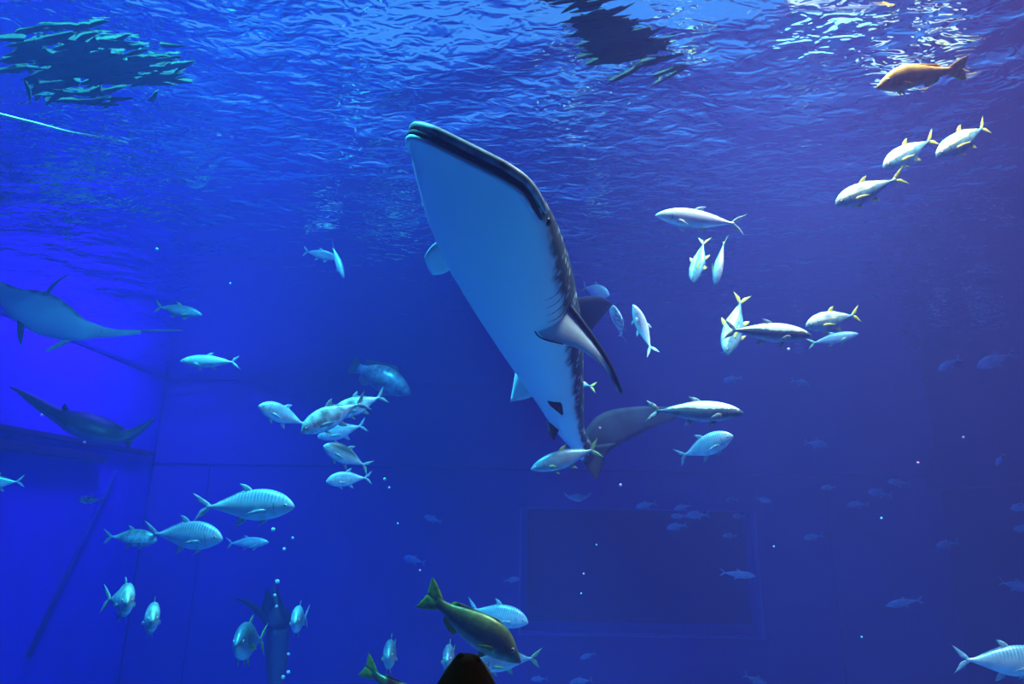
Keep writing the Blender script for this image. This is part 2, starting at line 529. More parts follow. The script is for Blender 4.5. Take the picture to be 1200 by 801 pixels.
SK = {
    'trevally': skin('trevally_skin', (0.42, 0.62, 0.68), (0.50, 0.62, 0.66), (0.62, 0.74, 0.8), bars=0.75, bar_col=(0.10, 0.20, 0.26)),
    'spotted': skin('spotted_trevally_skin', (0.42, 0.58, 0.5), (0.45, 0.58, 0.55), (0.5, 0.62, 0.68), bars=0.35, bar_col=(0.14, 0.2, 0.16), mott=0.55),
    'darkback': skin('dark_backed_trevally_skin', (0.07, 0.08, 0.07), (0.36, 0.48, 0.52), (0.55, 0.66, 0.72), z0=-0.05, z1=0.09),
    'yellowfin': skin('yellow_finned_jack_skin', (0.72, 0.82, 0.88), (0.20, 0.42, 0.46), (0.20, 0.40, 0.48), stripe=(0.8, 0.60, 0.04), mott=0.35),
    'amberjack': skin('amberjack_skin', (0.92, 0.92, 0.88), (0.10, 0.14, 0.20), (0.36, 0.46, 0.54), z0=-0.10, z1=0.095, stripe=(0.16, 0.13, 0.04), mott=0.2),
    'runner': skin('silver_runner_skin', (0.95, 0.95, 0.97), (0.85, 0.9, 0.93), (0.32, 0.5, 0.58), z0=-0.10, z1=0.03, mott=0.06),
    'dusky': skin('dusky_blue_fish_skin', (0.10, 0.17, 0.22), (0.25, 0.40, 0.5), (0.4, 0.55, 0.62)),
    'orange': skin('orange_emperor_skin', (1.0, 0.50, 0.07), (0.80, 0.25, 0.012), (0.42, 0.32, 0.22), z0=-0.10, z1=0.03, mott=0.22),
    'olive': skin('olive_emperor_skin', (0.18, 0.17, 0.035), (0.055, 0.05, 0.008), (0.24, 0.32, 0.30), z0=-0.12, z1=0.10, mott=0.3),
    'grouper': skin('grouper_skin', (0.6, 0.78, 0.75), (0.42, 0.56, 0.6), (0.2, 0.28, 0.36), mott=0.35, bars=0.3, bar_col=(0.12, 0.16, 0.18), bar_scale=4),
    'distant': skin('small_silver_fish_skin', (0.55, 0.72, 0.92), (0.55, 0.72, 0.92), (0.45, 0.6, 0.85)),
}
FM = {
    'trevally': fin_mat('trevally_fin', (0.36, 0.5, 0.55), (0.5, 0.66, 0.7)),
    'spotted': fin_mat('spotted_trevally_fin', (0.28, 0.4, 0.38)),
    'darkback': fin_mat('dark_backed_trevally_fin', (0.24, 0.36, 0.32)),
    'yellowfin': fin_mat('yellow_fin', (1.0, 0.80, 0.04), (0.95, 0.90, 0.15)),
    'amberjack': fin_mat('amberjack_fin', (0.10, 0.12, 0.08), (0.45, 0.5, 0.5)),
    'runner': fin_mat('silver_runner_fin', (0.75, 0.82, 0.78)),
    'dusky': fin_mat('green_edged_fin', (0.25, 0.5, 0.16), (0.3, 0.6, 0.25)),
    'orange': fin_mat('orange_fin', (0.75, 0.28, 0.02), (0.85, 0.42, 0.05)),
    'olive': fin_mat('green_fin', (0.20, 0.24, 0.008), (0.34, 0.34, 0.012)),
    'grouper': fin_mat('grouper_fin', (0.16, 0.24, 0.24)),
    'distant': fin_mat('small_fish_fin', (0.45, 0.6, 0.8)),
}
EYE = plain('fish_eye_dark', (0.01, 0.012, 0.015), 0.15)
EYER = plain('fish_eye_ring', (0.7, 0.7, 0.55), 0.3, 0.3)
MOUTH = plain('mouth_line_dark', (0.02, 0.02, 0.022), 0.6)

# ------------------------------------------------------------------ fish: unit length, snout at +0.5 x, tail tips at -0.5
# rows: distance from snout, top, bottom, half width
PROF = {
    'trevally': [(0, .004, -.012, .004), (.02, .040, -.035, .020), (.06, .088, -.062, .038), (.12, .130, -.095, .058), (.20, .163, -.128, .072), (.30, .180, -.150, .078),
                 (.40, .176, -.155, .076), (.50, .152, -.140, .066), (.60, .112, -.106, .050), (.70, .066, -.066, .033), (.78, .032, -.034, .020), (.84, .018, -.018, .014), (.875, .024, -.024, .008)],
    'slim': [(0, .002, -.006, .004), (.03, .030, -.024, .020), (.08, .058, -.045, .036), (.15, .085, -.068, .052), (.24, .106, -.090, .064), (.34, .115, -.104, .070),
             (.45, .110, -.104, .067), (.55, .094, -.088, .057), (.65, .069, -.064, .042), (.74, .042, -.040, .027), (.81, .022, -.022, .018), (.86, .014, -.014, .014), (.885, .018, -.018, .008)],
    'emperor': [(0, -.030, -.045, .006), (.03, -.004, -.060, .022), (.08, .038, -.080, .038), (.15, .092, -.100, .054), (.24, .136, -.118, .066), (.34, .150, -.124, .070),
                (.45, .140, -.118, .066), (.55, .116, -.102, .056), (.65, .086, -.078, .042), (.73, .058, -.054, .030), (.80, .042, -.040, .022), (.84, .040, -.038, .016), (.865, .046, -.044, .009)],
    'grouper': [(0, -.02, -.05, .01), (.03, .02, -.075, .04), (.09, .07, -.11, .07), (.17, .12, -.145, .095), (.27, .165, -.17, .11), (.38, .185, -.175, .115),
                (.48, .18, -.165, .11), (.58, .155, -.14, .09), (.67, .115, -.105, .065), (.75, .08, -.075, .045), (.81, .068, -.064, .032), (.85, .072, -.068, .018)],
}
def body_mesh(shape, bend, detail=1.0):
    pr = PROF[shape]
    n = int(26 * detail); mseg = 18 if detail >= 1 else 12
    S = crom(pr, n)
    rings = []
    for (s, tp, bt, w) in S:
        c = (tp + bt) / 2; h = max((tp - bt) / 2, 0.002); w = max(w, 0.002)
        x = 0.5 - s
        y0 = bend * max(0.0, s - 0.25) ** 2
        r = []
        for k in range(mseg):
            a = 2 * math.pi * k / mseg
            ca, sa = math.cos(a), math.sin(a)
            # slightly keeled ellipse: fuller flank, sharper back and belly
            yy = w * math.copysign(abs(ca) ** 0.92, ca)
            zz = h * math.copysign(abs(sa) ** 1.06, sa)
            r.append((x, y0 + yy, c + zz))
        rings.append(np.array(r))
    return loft('fish_body', rings)

def interp(shape, s):
    pr = PROF[shape]
    xs = [p[0] for p in pr]
    return [float(np.interp(s, xs, [p[i] for p in pr])) for i in (1, 2, 3)]

def yb(bend, s): return bend * max(0.0, s - 0.25) ** 2

def P(shape, bend, s, z): return (0.5 - s, yb(bend, s), z)

def fish_parts(shape, bend, detail=1.0):
    """list of (part name, mesh) for one shape of fish, unit length"""
    out = []
    B = bend
    te = {'trevally': .84, 'slim': .855, 'emperor': .83, 'grouper': .81}[shape]
    th = {'trevally': .015, 'slim': .012, 'emperor': .038, 'grouper': .06}[shape]
    p = lambda s, z: P(shape, B, s, z)
    if shape in ('trevally', 'slim'):
        hi = .155 if shape == 'trevally' else .120
        up = fin('tail_fin', [p(te - .01, th), p(te + .045, .07), p(.955, hi * .8), p(1.0, hi)],
                 [p(te + .03, 0), p(.928, .03), p(.960, hi * .55), p(1.0, hi)], .006)
        lo = fin('tail_lobe', [p(te - .01, -th), p(te + .045, -.07), p(.955, -hi * .8), p(1.0, -hi)],
                 [p(te + .03, 0), p(.928, -.03), p(.960, -hi * .55), p(1.0, -hi)], .006)
        out.append(('tail_fin', [up, lo]))
        t1 = interp(shape, .40)[0]; t2 = interp(shape, .74)[0]
        k = 1.0 if shape == 'trevally' else .62
        out.append(('dorsal_fin', [fin('dorsal_fin', [p(.42, interp(shape, .42)[0] - .02), p(.455, interp(shape, .455)[0] + .035 * k), p(.505, interp(shape, .5)[0] + .075 * k), p(.56, interp(shape, .5)[0] + .085 * k)],
                   [p(.50, interp(shape, .50)[0] - .02), p(.515, interp(shape, .515)[0] + .006), p(.53, interp(shape, .53)[0] + .045 * k), p(.56, interp(shape, .5)[0] + .085 * k)], .005, 8, 4),
                   fin('dorsal_keel', [p(.49, interp(shape, .49)[0] - .012), p(.49, interp(shape, .49)[0] + .012 * k), p(.50, interp(shape, .5)[0] + .02 * k)],
                   [p(.78, interp(shape, .78)[0] - .008), p(.78, interp(shape, .78)[0] + .006), p(.77, interp(shape, .77)[0] + .008)], .003, 5, 5)]))
        out.append(('anal_fin', [fin('anal_fin', [p(.48, interp(shape, .48)[1] + .02), p(.51, interp(shape, .51)[1] - .03 * k), p(.55, interp(shape, .55)[1] - .075 * k), p(.61, interp(shape, .55)[1] - .095 * k)],
                   [p(.56, interp(shape, .56)[1] + .02), p(.57, interp(shape, .57)[1] - .004), p(.585, interp(shape, .585)[1] - .04 * k), p(.61, interp(shape, .55)[1] - .095 * k)], .005, 8, 4)]))
        pl = .22 if shape == 'trevally' else .12
    elif shape == 'emperor':
        out.append(('tail_fin', [
            fin('tail_fin', [p(te - .02, th), p(te + .04, .08), p(.945, .12), p(1.0, .135)], [p(te, 0), p(.955, .002), p(.975, .05), p(1.0, .135)], .007),
            fin('tail_lobe', [p(te - .02, -th), p(te + .04, -.08), p(.945, -.12), p(1.0, -.135)], [p(te, 0), p(.955, -.002), p(.975, -.05), p(1.0, -.135)], .007)]))
        out.append(('dorsal_fin', [fin('dorsal_fin', [p(.26, interp(shape, .26)[0] - .012), p(.28, interp(shape, .28)[0] + .006), p(.34, interp(shape, .34)[0] + .012)],
                                       [p(.74, interp(shape, .74)[0] - .012), p(.74, interp(shape, .74)[0] + .018), p(.72, interp(shape, .72)[0] + .03)], .005, 6, 10)]))
        out.append(('anal_fin', [fin('anal_fin', [p(.58, interp(shape, .58)[1] + .012), p(.59, interp(shape, .59)[1] - .03), p(.63, interp(shape, .63)[1] - .055)],
                                     [p(.74, interp(shape, .74)[1] + .01), p(.74, interp(shape, .74)[1] - .02), p(.72, interp(shape, .72)[1] - .045)], .005, 6, 6)]))
        pl = .17
    else:
        out.append(('tail_fin', [fin('tail_fin', [p(te, .062), p(.88, .10), p(.94, .125), p(.99, .10)], [p(te, -.058), p(.88, -.095), p(.94, -.12), p(.99, -.10)], .012, 8, 8)]))
        out.append(('dorsal_fin', [fin('dorsal_fin', [p(.26, interp(shape, .26)[0] - .02), p(.29, interp(shape, .29)[0] + .03), p(.33, interp(shape, .33)[0] + .05)],
                                       [p(.76, interp(shape, .76)[0] - .02), p(.79, interp(shape, .76)[0] + .05), p(.78, interp(shape, .74)[0] + .075)], .008, 6, 12)]))
        out.append(('anal_fin', [fin('anal_fin', [p(.58, interp(shape, .58)[1] + .02), p(.62, interp(shape, .62)[1] - .05), p(.68, interp(shape, .68)[1] - .09)],
                                     [p(.75, interp(shape, .75)[1] + .02), p(.78, interp(shape, .75)[1] - .04), p(.75, interp(shape, .75)[1] - .08)], .008, 6, 6)]))
        pl = .18
    if detail >= 1:
        sp_ = .24 if shape != 'grouper' else .30
        w = interp(shape, sp_)[2]; zc = -.03
        for sgn in (1, -1):
            y0 = sgn * w * .9
            f = fin('pectoral_fin', [(0.5 - sp_, y0, zc + .015), (0.5 - sp_ - pl * .45, y0 + sgn * .022, zc + .012), (0.5 - sp_ - pl, y0 + sgn * .03, zc - .035)],
                    [(0.5 - sp_ - .005, y0, zc - .025), (0.5 - sp_ - pl * .4, y0 + sgn * .018, zc - .032), (0.5 - sp_ - pl, y0 + sgn * .03, zc - .035)], .004, 7, 3)
            out.append(('pectoral_fin', [f]))
        for sgn in (1, -1):
            b0 = interp(shape, .29)[1]
            f = fin('pelvic_fin', [(.5 - .27, sgn * .018, b0 + .02), (.5 - .31, sgn * .026, b0 - .03), (.5 - .36, sgn * .032, b0 - .06)],
                    [(.5 - .32, sgn * .018, b0 + .02), (.5 - .34, sgn * .024, b0 - .015), (.5 - .36, sgn * .032, b0 - .06)], .004, 6, 3)
            out.append(('pelvic_fin', [f]))
    return out

def join(meshes):
    bm = bmesh.new()
    for me in meshes: bm.from_mesh(me)
    me = bpy.data.meshes.new(meshes[0].name)
    bm.to_mesh(me); bm.free()
    me.polygons.foreach_set('use_smooth', [True] * len(me.polygons))
    return me

def ball(name, r, sx=1, sy=1, sz=1, seg=10):
    bm = bmesh.new(); bmesh.ops.create_uvsphere(bm, u_segments=seg, v_segments=max(6, seg // 2 + 1), radius=r)
    for v in bm.verts: v.co = Vector((v.co.x * sx, v.co.y * sy, v.co.z * sz))
    me = bpy.data.meshes.new(name); bm.to_mesh(me); bm.free()
    me.polygons.foreach_set('use_smooth', [True] * len(me.polygons))
    return me

CACHE = {}
def fish_proto(shape, kind, bend, detail):
    key = (shape, kind, round(bend, 2), detail)
    if key in CACHE: return CACHE[key]
    gk = (shape, round(bend, 2), detail)
    if gk not in CACHE:
        CACHE[gk] = (body_mesh(shape, bend, detail), [(n, join(ms)) for n, ms in fish_parts(shape, bend, detail)])
    bme, pts = CACHE[gk]
    b2 = bme.copy(); b2.materials.clear(); b2.materials.append(SK[kind])
    res = [('body', b2)]
    for n, me in pts:
        c = me.copy(); c.materials.clear(); c.materials.append(FM[kind]); res.append((n, c))
    if detail >= 1:
        es = {'trevally': .075, 'slim': .07, 'emperor': .115, 'grouper': .09}[shape]
        ez = {'trevally': .022, 'slim': .014, 'emperor': .03, 'grouper': .02}[shape]
        er = {'trevally': .017, 'slim': .013, 'emperor': .018, 'grouper': .013}[shape]
        t, b, w = interp(shape, es)
        c = (t + b) / 2; h = (t - b) / 2
        wy = w * math.sqrt(max(0.1, 1 - ((ez - c) / h) ** 2))
        for sgn in (1, -1):
            e = ball('eye', er, 1, .45, 1); e.transform(Matrix.Translation((0.5 - es, sgn * wy * .97, ez)))
            e.materials.append(EYER); res.append(('eye', e))
            q = ball('pupil', er * .62, 1, .4, 1); q.transform(Matrix.Translation((0.5 - es, sgn * (wy * .97 + er * .30), ez)))
            q.materials.append(EYE); res.append(('pupil', q))
        # gill edge and mouth line
        for sgn in (1, -1):
            pts_ = []
            for k in range(7):
                u = -0.75 + 1.5 * k / 6
                s = .185 - .03 * u * u
                t, b, w = interp(shape, s); c = (t + b) / 2; h = (t - b) / 2
                pts_.append((0.5 - s, sgn * w * math.sqrt(1 - u * u) * 1.0, c + h * u * .8))
            g = tube('gill_edge', pts_, .0035, 5); g.materials.append(MOUTH); res.append(('gill_edge', g))
    CACHE[key] = res
    return res

WARN = []
def fish(name, label, cat, shape, kind, sx, sy, tx, ty, L, yaw=0.0, roll=0.0, bend=0.0, group=None, hs=1.0, ws=1.0, detail=1.0, tilt=14.0, D=None):
    """snout / tail-tip pixels, real length L (m) and how far the snout turns towards the viewer (deg) fix the place"""
    plen = math.hypot(sx - tx, sy - ty)
    yr = math.radians(yaw)
    D = D or FPX * L * math.cos(yr) / plen
    S = at(sx, sy, D - 0.5 * L * math.sin(yr)); Tt = at(tx, ty, D + 0.5 * L * math.sin(yr))
    f = (S - Tt); Lr = f.length; f.normalize()
    up = Vector((0, 0, 1)); up = (up - f * up.dot(f)).normalized()
    up = Matrix.Rotation(math.radians(roll), 3, f) @ up
    sg = 1 if f.cross(up).dot(-_F) > 0 else -1
    up = Matrix.Rotation(math.radians(sg * tilt), 3, f) @ up
    left = up.cross(f)
    c = (S + Tt) / 2
    mw = Matrix.Identity(4)
    for i in range(3):
        mw[i][0] = f[i] * Lr; mw[i][1] = left[i] * Lr * ws; mw[i][2] = up[i] * Lr * hs; mw[i][3] = c[i]
    root = empty(name); root.matrix_world = mw
    tag(root, label, cat, group)
    if not (XL < c.x < XR and c.y < YB - .2 and ZF < c.z < ZS - .15): WARN.append((name, label, [round(v, 2) for v in c]))
    eyes = []
    for n, me in fish_proto(shape, kind, bend, detail):
        o = bpy.data.objects.new(n, me); COL.objects.link(o)
        if n == 'pupil': o.parent = eyes[-1]
        else: o.parent = root
        if n == 'eye': eyes.append(o)
    return root

# ================================================================== whale shark
def attr_mat(name, back, belly, lo=-0.1, hi=0.25, spots=False, rough=0.45, edge=6.0, spec=0.5):
    mt, nt, b = new_mat(name); L = nt.links.new
    b.inputs['Roughness'].default_value = rough
    b.inputs['Specular IOR Level'].default_value = spec
    at_ = N(nt, 'ShaderNodeAttribute', attribute_name='dorsal')
    tc = N(nt, 'ShaderNodeTexCoord')
    nz = N(nt, 'ShaderNodeTexNoise'); nz.inputs['Scale'].default_value = edge; nz.inputs['Detail'].default_value = 5
    L(tc.outputs['Object'], nz.inputs['Vector'])
    ma = N(nt, 'ShaderNodeMath', operation='MULTIPLY_ADD'); ma.inputs[1].default_value = 0.55
    L(nz.outputs['Fac'], ma.inputs[0]); L(at_.outputs['Fac'], ma.inputs[2])
    mr = N(nt, 'ShaderNodeMapRange', interpolation_type='SMOOTHSTEP'); mr.inputs['From Min'].default_value = lo + 0.275; mr.inputs['From Max'].default_value = hi + 0.275
    L(ma.outputs[0], mr.inputs['Value'])
    bc = None
    if spots:
        vo = N(nt, 'ShaderNodeTexVoronoi'); vo.inputs['Scale'].default_value = 9.0; vo.inputs['Randomness'].default_value = 0.7
        L(tc.outputs['Object'], vo.inputs['Vector'])
        sm = N(nt, 'ShaderNodeMapRange'); sm.inputs['From Min'].default_value = 0.34; sm.inputs['From Max'].default_value = 0.22
        L(vo.outputs['Distance'], sm.inputs['Value'])
        mx0 = N(nt, 'ShaderNodeMix', data_type='RGBA'); L(sm.outputs[0], mx0.inputs['Factor'])
        mx0.inputs['A'].default_value = (*back, 1); mx0.inputs['B'].default_value = (0.42, 0.46, 0.44, 1)
        bc = mx0.outputs['Result']
    mx = N(nt, 'ShaderNodeMix', data_type='RGBA'); L(mr.outputs[0], mx.inputs['Factor'])
    mx.inputs['A'].default_value = (*belly, 1)
    if bc: L(bc, mx.inputs['B'])
    else: mx.inputs['B'].default_value = (*back, 1)
    L(mx.outputs['Result'], b.inputs['Base Color'])
    n2 = N(nt, 'ShaderNodeTexNoise'); n2.inputs['Scale'].default_value = 30; n2.inputs['Detail'].default_value = 4
    L(tc.outputs['Object'], n2.inputs['Vector'])
    bp = N(nt, 'ShaderNodeBump'); bp.inputs['Strength'].default_value = 0.15; bp.inputs['Distance'].default_value = 0.02
    L(n2.outputs['Fac'], bp.inputs['Height']); L(bp.outputs['Normal'], b.inputs['Normal'])
    return mt
WS_SKIN = attr_mat('whale_shark_skin', (0.04, 0.042, 0.04), (0.85, 0.96, 0.96), -0.14, 0.12, True, edge=4.5, spec=0.25)
WS_DARK = plain('whale_shark_dark_fin', (0.014, 0.018, 0.03), 0.7, noise=0.5, scale=4, spec=0.15)
WS_PALE = plain('whale_shark_pale_fin', (0.7, 0.86, 0.9), 0.5, noise=0.1, scale=3)
WS_EDGE = plain('whale_shark_fin_edge', (0.02, 0.022, 0.025), 0.35)
WS_LIP = plain('whale_shark_upper_lip', (0.36, 0.36, 0.33), 0.5, noise=0.6, scale=9)
WS_GILL = plain('whale_shark_gill', (0.25, 0.3, 0.34), 0.7)
WS_MOUTH = plain('whale_shark_mouth', (0.012, 0.01, 0.01), 0.8)

def whale_shark():
    ctrl = [(548, 184, 4.35), (563, 224, 4.85), (585, 290, 5.7), (610, 352, 6.6), (633, 412, 7.5), (652, 462, 8.35), (667, 503, 9.1), (690, 537, 9.7)]
    C = crom([tuple(at(*c)) for c in ctrl], 200)
    seg = np.linalg.norm(np.diff(C, axis=0), axis=1); arc = np.concatenate([[0], np.cumsum(seg)])
    Lw = arc[-1]
    def cpos(s):
        a = np.clip(s, 0, 1) * Lw
        p = np.array([np.interp(a, arc, C[:, k]) for k in range(3)])
        t = np.array([np.interp(min(a + .15, Lw), arc, C[:, k]) - np.interp(max(a - .15, 0), arc, C[:, k]) for k in range(3)])
        t /= np.linalg.norm(t)
        if s < 0: p = p + t * s * Lw
        return Vector(p), Vector(t)
    ROLLW = math.radians(30)
    def frame(s):
        p, t = cpos(s)
        ax = -t                                       # towards the snout
        up = Vector((0, 0, 1)); up = (up - ax * up.dot(ax)).normalized()
        left = up.cross(ax)                            # the animal's own left
        roll = ROLLW + math.radians(14) * math.sin(math.pi * min(1, max(0, s)))
        up2 = up * math.cos(roll) - left * math.sin(roll) * SIGN
        left2 = up2.cross(ax)
        return p, ax, up2, left2
    SIGN = 1.0
    # check which sign turns the back towards image right
    p, t = cpos(.4); ax = -t; up = Vector((0, 0, 1)); up = (up - ax * up.dot(ax)).normalized()
    if (-(up.cross(ax))).dot(_R) < 0: SIGN = -1.0
    prof = [(-.010, .30, .030, .030), (-.004, .40, .075, .065), (.012, .485, .12, .105), (.05, .565, .20, .19), (.10, .62, .285, .275), (.17, .665, .38, .36), (.26, .69, .45, .42),
            (.36, .665, .49, .44), (.46, .60, .49, .41), (.56, .51, .44, .36), (.66, .41, .365, .30), (.76, .31, .29, .23), (.85, .225, .215, .165), (.93, .16, .16, .12), (1.0, .10, .15, .11)]
    S = crom(prof, 64)
    mseg = 40
    rings = []; A = []
    for (s, w, tp, bt) in S:
        p, ax, up, lf = frame(s)
        r = []
        for k in range(mseg):
            a = 2 * math.pi * k / mseg
            ca, sa = math.cos(a), math.sin(a)
            e = 0.8 if s < .3 else 0.9
            yy = w * math.copysign(abs(ca) ** e, ca)
            zz = (tp if sa > 0 else bt) * math.copysign(abs(sa) ** 0.95, sa)
            ridge = 0.0
            if sa > 0.2: ridge = 0.012 * max(0, math.cos(a * 10)) * min(1, s * 5)
            r.append(p + lf * yy + up * (zz + ridge))
            A.append(sa + max(0, s - .9) * 12)
        rings.append(np.array(r))
    base = cpos(.4)[0]
    root = empty('whale_shark', base)
    tag(root, 'huge whale shark with pale belly and dark spotted back, rising head up', 'whale shark')
    def local(me):
        me.transform(Matrix.Translation(-base)); return me
    obj('body', local(loft('body', rings, A)), WS_SKIN, root)
    # mouth: dark slit across the blunt front with an upper lip above it
    def front_curve(zoff, grow, n=41, back=.055):
        """runs along one side of the jaw, across the blunt front and back along the other side"""
        fs = np.linspace(back, -.010, 40)
        half = [(s, float(np.interp(s, S[:, 0], S[:, 1]))) for s in fs]
        path = [(s, w) for s, w in half] + [(-.0115, q * .29) for q in np.linspace(.9, -.9, 13)] + [(s, -w) for s, w in half[::-1]]
        out = []
        for (s, y) in path:
            p, ax, up, lf = frame(s)
            sg = 1 if y > 0 else -1
            k = min(1, max(0, s + .01) / .02)
            out.append(p + lf * (y + sg * grow * k) + up * (zoff * (1 + .35 * max(0, s) / .085)) + ax * grow * (1 - k))
        P_ = np.array([tuple(v) for v in out])
        L_ = np.concatenate([[0], np.cumsum(np.linalg.norm(np.diff(P_, axis=0), axis=1))])
        q = np.linspace(0, L_[-1], n)
        return [tuple(np.interp(t, L_, P_[:, k]) for k in range(3)) for t in q]
    def rr(base, amp): return [base + amp * math.sin(math.pi * k / 40) ** .4 for k in range(41)]
    obj('mouth', local(tube('mouth', front_curve(-.020, .0), rr(.006, .020), 8)), WS_MOUTH, root)
    obj('upper_lip', local(tube('upper_lip', front_curve(.030, .0), rr(.010, .030), 10)), WS_LIP, root)
    obj('lower_lip', local(tube('lower_lip', front_curve(-.052, -.010), rr(.006, .018), 10)), WS_PALE, root)
    for sgn in (1, -1):
        p, ax, up, lf = frame(.075)
        w = float(np.interp(.075, S[:, 0], S[:, 1]))
        e = ball('eye', .035); e.transform(Matrix.Translation(p + lf * sgn * w * .97 + up * .03))
        obj('eye', local(e), EYE, root)
        # gill slits
        for g in range(5):
            s = .225 + g * .022
            pts = []
            for k in range(8):
                a = math.radians(-22 + 62 * k / 7)
                p, ax, up, lf = frame(s + .004 * math.sin(k))
                w = float(np.interp(s, S[:, 0], S[:, 1])); tp = float(np.interp(s, S[:, 0], S[:, 2])); bt = float(np.interp(s, S[:, 0], S[:, 3]))
                ca, sa = math.cos(a), math.sin(a)
                pts.append(p + lf * sgn * (w * abs(ca) ** .82 * 1.002) + up * ((tp if sa > 0 else bt) * sa))
            obj('gill_slit', local(tube('gill_slit', pts, .005, 6)), WS_GILL, root)
    def pf(name, lead, trail, th, mat, n=12, ch=6):
        return obj(name, local(fin(name, [tuple(at(*q)) for q in lead], [tuple(at(*q)) for q in trail], th, n, ch)), mat, root)
    # pectoral fin on the dark flank's side: long blade hanging towards the viewer
    lead = [(648, 333, 6.0), (664, 357, 5.95), (690, 392, 5.9), (713, 428, 5.9), (727, 461, 5.95)]
    p1 = pf('pectoral_fin', lead, [(627, 377, 6.0), (637, 397, 5.9), (678, 408, 5.85), (708, 432, 5.88), (727, 461, 5.95)], .035, WS_PALE)
    e = obj('leading_edge', local(tube('leading_edge', crom([tuple(at(a + 1.0, b - 1.5, c)) for a, b, c in lead], 24), [.034 - .018 * k / 23 for k in range(24)], 8)), WS_EDGE, root)
    e.parent = p1
    t = obj('trailing_edge', local(tube('trailing_edge', crom([tuple(at(*q)) for q in [(632, 372, 5.98), (625.5, 377, 5.97), (628, 390, 5.93), (638, 397.5, 5.89), (660, 403, 5.86)]], 20), .007, 6)), WS_EDGE, root)
    t.parent = p1
    # the other pectoral fin, mostly hidden
    pf('pectoral_fin', [(512, 283, 5.75), (504, 290, 5.75), (497.5, 300, 5.8)], [(532, 312, 5.95), (520, 320, 5.95), (507, 322, 5.95)], .05, WS_PALE, 8, 6)
    # dorsal fin
    pf('dorsal_fin', [(662, 352, 7.7), (690, 347, 7.75), (706, 348, 7.8), (718, 356, 7.85)], [(676, 398, 8.0), (688, 392, 8.0), (702, 376, 7.95), (718, 356, 7.85)], .04, WS_DARK)
    # pelvic fins
    pf('pelvic_fin', [(604, 436, 8.1), (602, 447, 8.1), (598, 471, 8.1)], [(628, 462, 8.25), (617, 467, 8.2), (600, 470, 8.1)], .02, WS_PALE, 8, 4)
    pf('pelvic_fin', [(639, 459, 7.85), (643, 473, 7.7), (658, 486, 7.7)], [(649, 461, 7.85), (658, 473, 7.7), (660, 485, 7.7)], .02, WS_DARK, 8, 4)
    pf('anal_fin', [(641, 495, 8.75), (642, 506, 8.7), (649, 516, 8.7)], [(661, 498, 8.8), (655, 504, 8.75), (650, 515, 8.7)], .02, WS_DARK, 8, 4)
    # tail: big upper lobe swung away to the side, short lower lobe
    tl = fin('tail_fin', [tuple(at(*q)) for q in [(676, 520, 9.55), (700, 487, 9.75), (735, 477, 9.95), (775, 476, 10.15), (812, 481, 10.4)]],
             [tuple(at(*q)) for q in [(694, 541, 9.65), (722, 523, 9.75), (752, 507, 9.95), (785, 493, 10.15), (812, 481, 10.4)]], .045, 14, 6)
    lo = fin('tail_lobe', [tuple(at(*q)) for q in [(684, 522, 9.6), (683, 536, 9.6), (688, 549, 9.55), (698, 562, 9.5)]],
             [tuple(at(*q)) for q in [(722, 519, 9.72), (710, 533, 9.65), (705, 548, 9.58), (699, 562, 9.5)]], .04, 10, 6)
    obj('tail_fin', local(join([tl, lo])), WS_DARK, root)
whale_shark()

# ================================================================== rays and shark: flattened lofts along a centre line
def px_loft(name, pts, flat, n=36, mseg=20, upsign=1):
    """pts: (px, py, depth, half height px, half width towards the viewer as factor)"""
    Q = crom(pts, n)
    rings = []; A = []
    for i, q in enumerate(Q):
        c = at(q[0], q[1], q[2]); a = Q[max(i - 1, 0)]; b = Q[min(i + 1, n - 1)]
        dx, dy = b[0] - a[0], b[1] - a[1]; l = math.hypot(dx, dy) + 1e-9
        nx_, ny_ = dy / l, -dx / l
        if ny_ > 0: nx_, ny_ = -nx_, -ny_           # points up in the picture
        u = (_R * nx_ - _U * ny_)
        r = max(q[3], .3) / FPX * q[2]
        rings.append(np.array([c + u * (r * math.sin(t)) + _F * (r * flat * math.cos(t)) for t in [2 * math.pi * k / mseg for k in range(mseg)]]))
        A += [math.sin(2 * math.pi * k / mseg) for k in range(mseg)]
    return loft(name, rings, A)

def pxfin(name, lead, trail, th, mat, root, n=10, ch=5):
    me = fin(name, [tuple(at(*q)) for q in lead], [tuple(at(*q)) for q in trail], th, n, ch)
    me.transform(Matrix.Translation(-Vector(root.location)))
    return obj(name, me, mat, root)
def pxbody(name, pts, flat, mat, root, **k):
    me = px_loft(name, pts, flat, **k); me.transform(Matrix.Translation(-Vector(root.location)))
    return obj(name, me, mat, root)

MANTA = attr_mat('manta_skin', (0.10, 0.16, 0.2), (0.72, 0.82, 0.88), 0.75, 1.05)
MFIN = plain('manta_fin', (0.3, 0.42, 0.44), 0.5, noise=0.2, scale=3)
MDARK = plain('manta_dark_fin', (0.05, 0.07, 0.05), 0.5)
d0 = 12.0
r = empty('manta_ray', at(60, 368, d0))
tag(r, 'large pale-bellied manta ray with a long thin tail, just under the surface', 'manta ray')
pxbody('body', [(-125, 312, d0 - .2, 1), (-80, 316, d0 - .1, 6), (-30, 330, d0, 9), (0, 341, d0, 11), (22, 356, d0, 19), (48, 366, d0, 25), (72, 377, d0, 22), (92, 385, d0, 14.5), (112, 388, d0 + .1, 8.5), (135, 390, d0 + .1, 4.5), (165, 389, d0 + .2, 2)], .28, MANTA, r, n=44)
pxbody('tail', [(120, 388, d0 + .1, 2.2), (150, 387.5, d0 + .2, 1.6), (180, 387, d0 + .25, 1.1), (213, 387, d0 + .3, .7)], 1, MFIN, r, n=16, mseg=8)
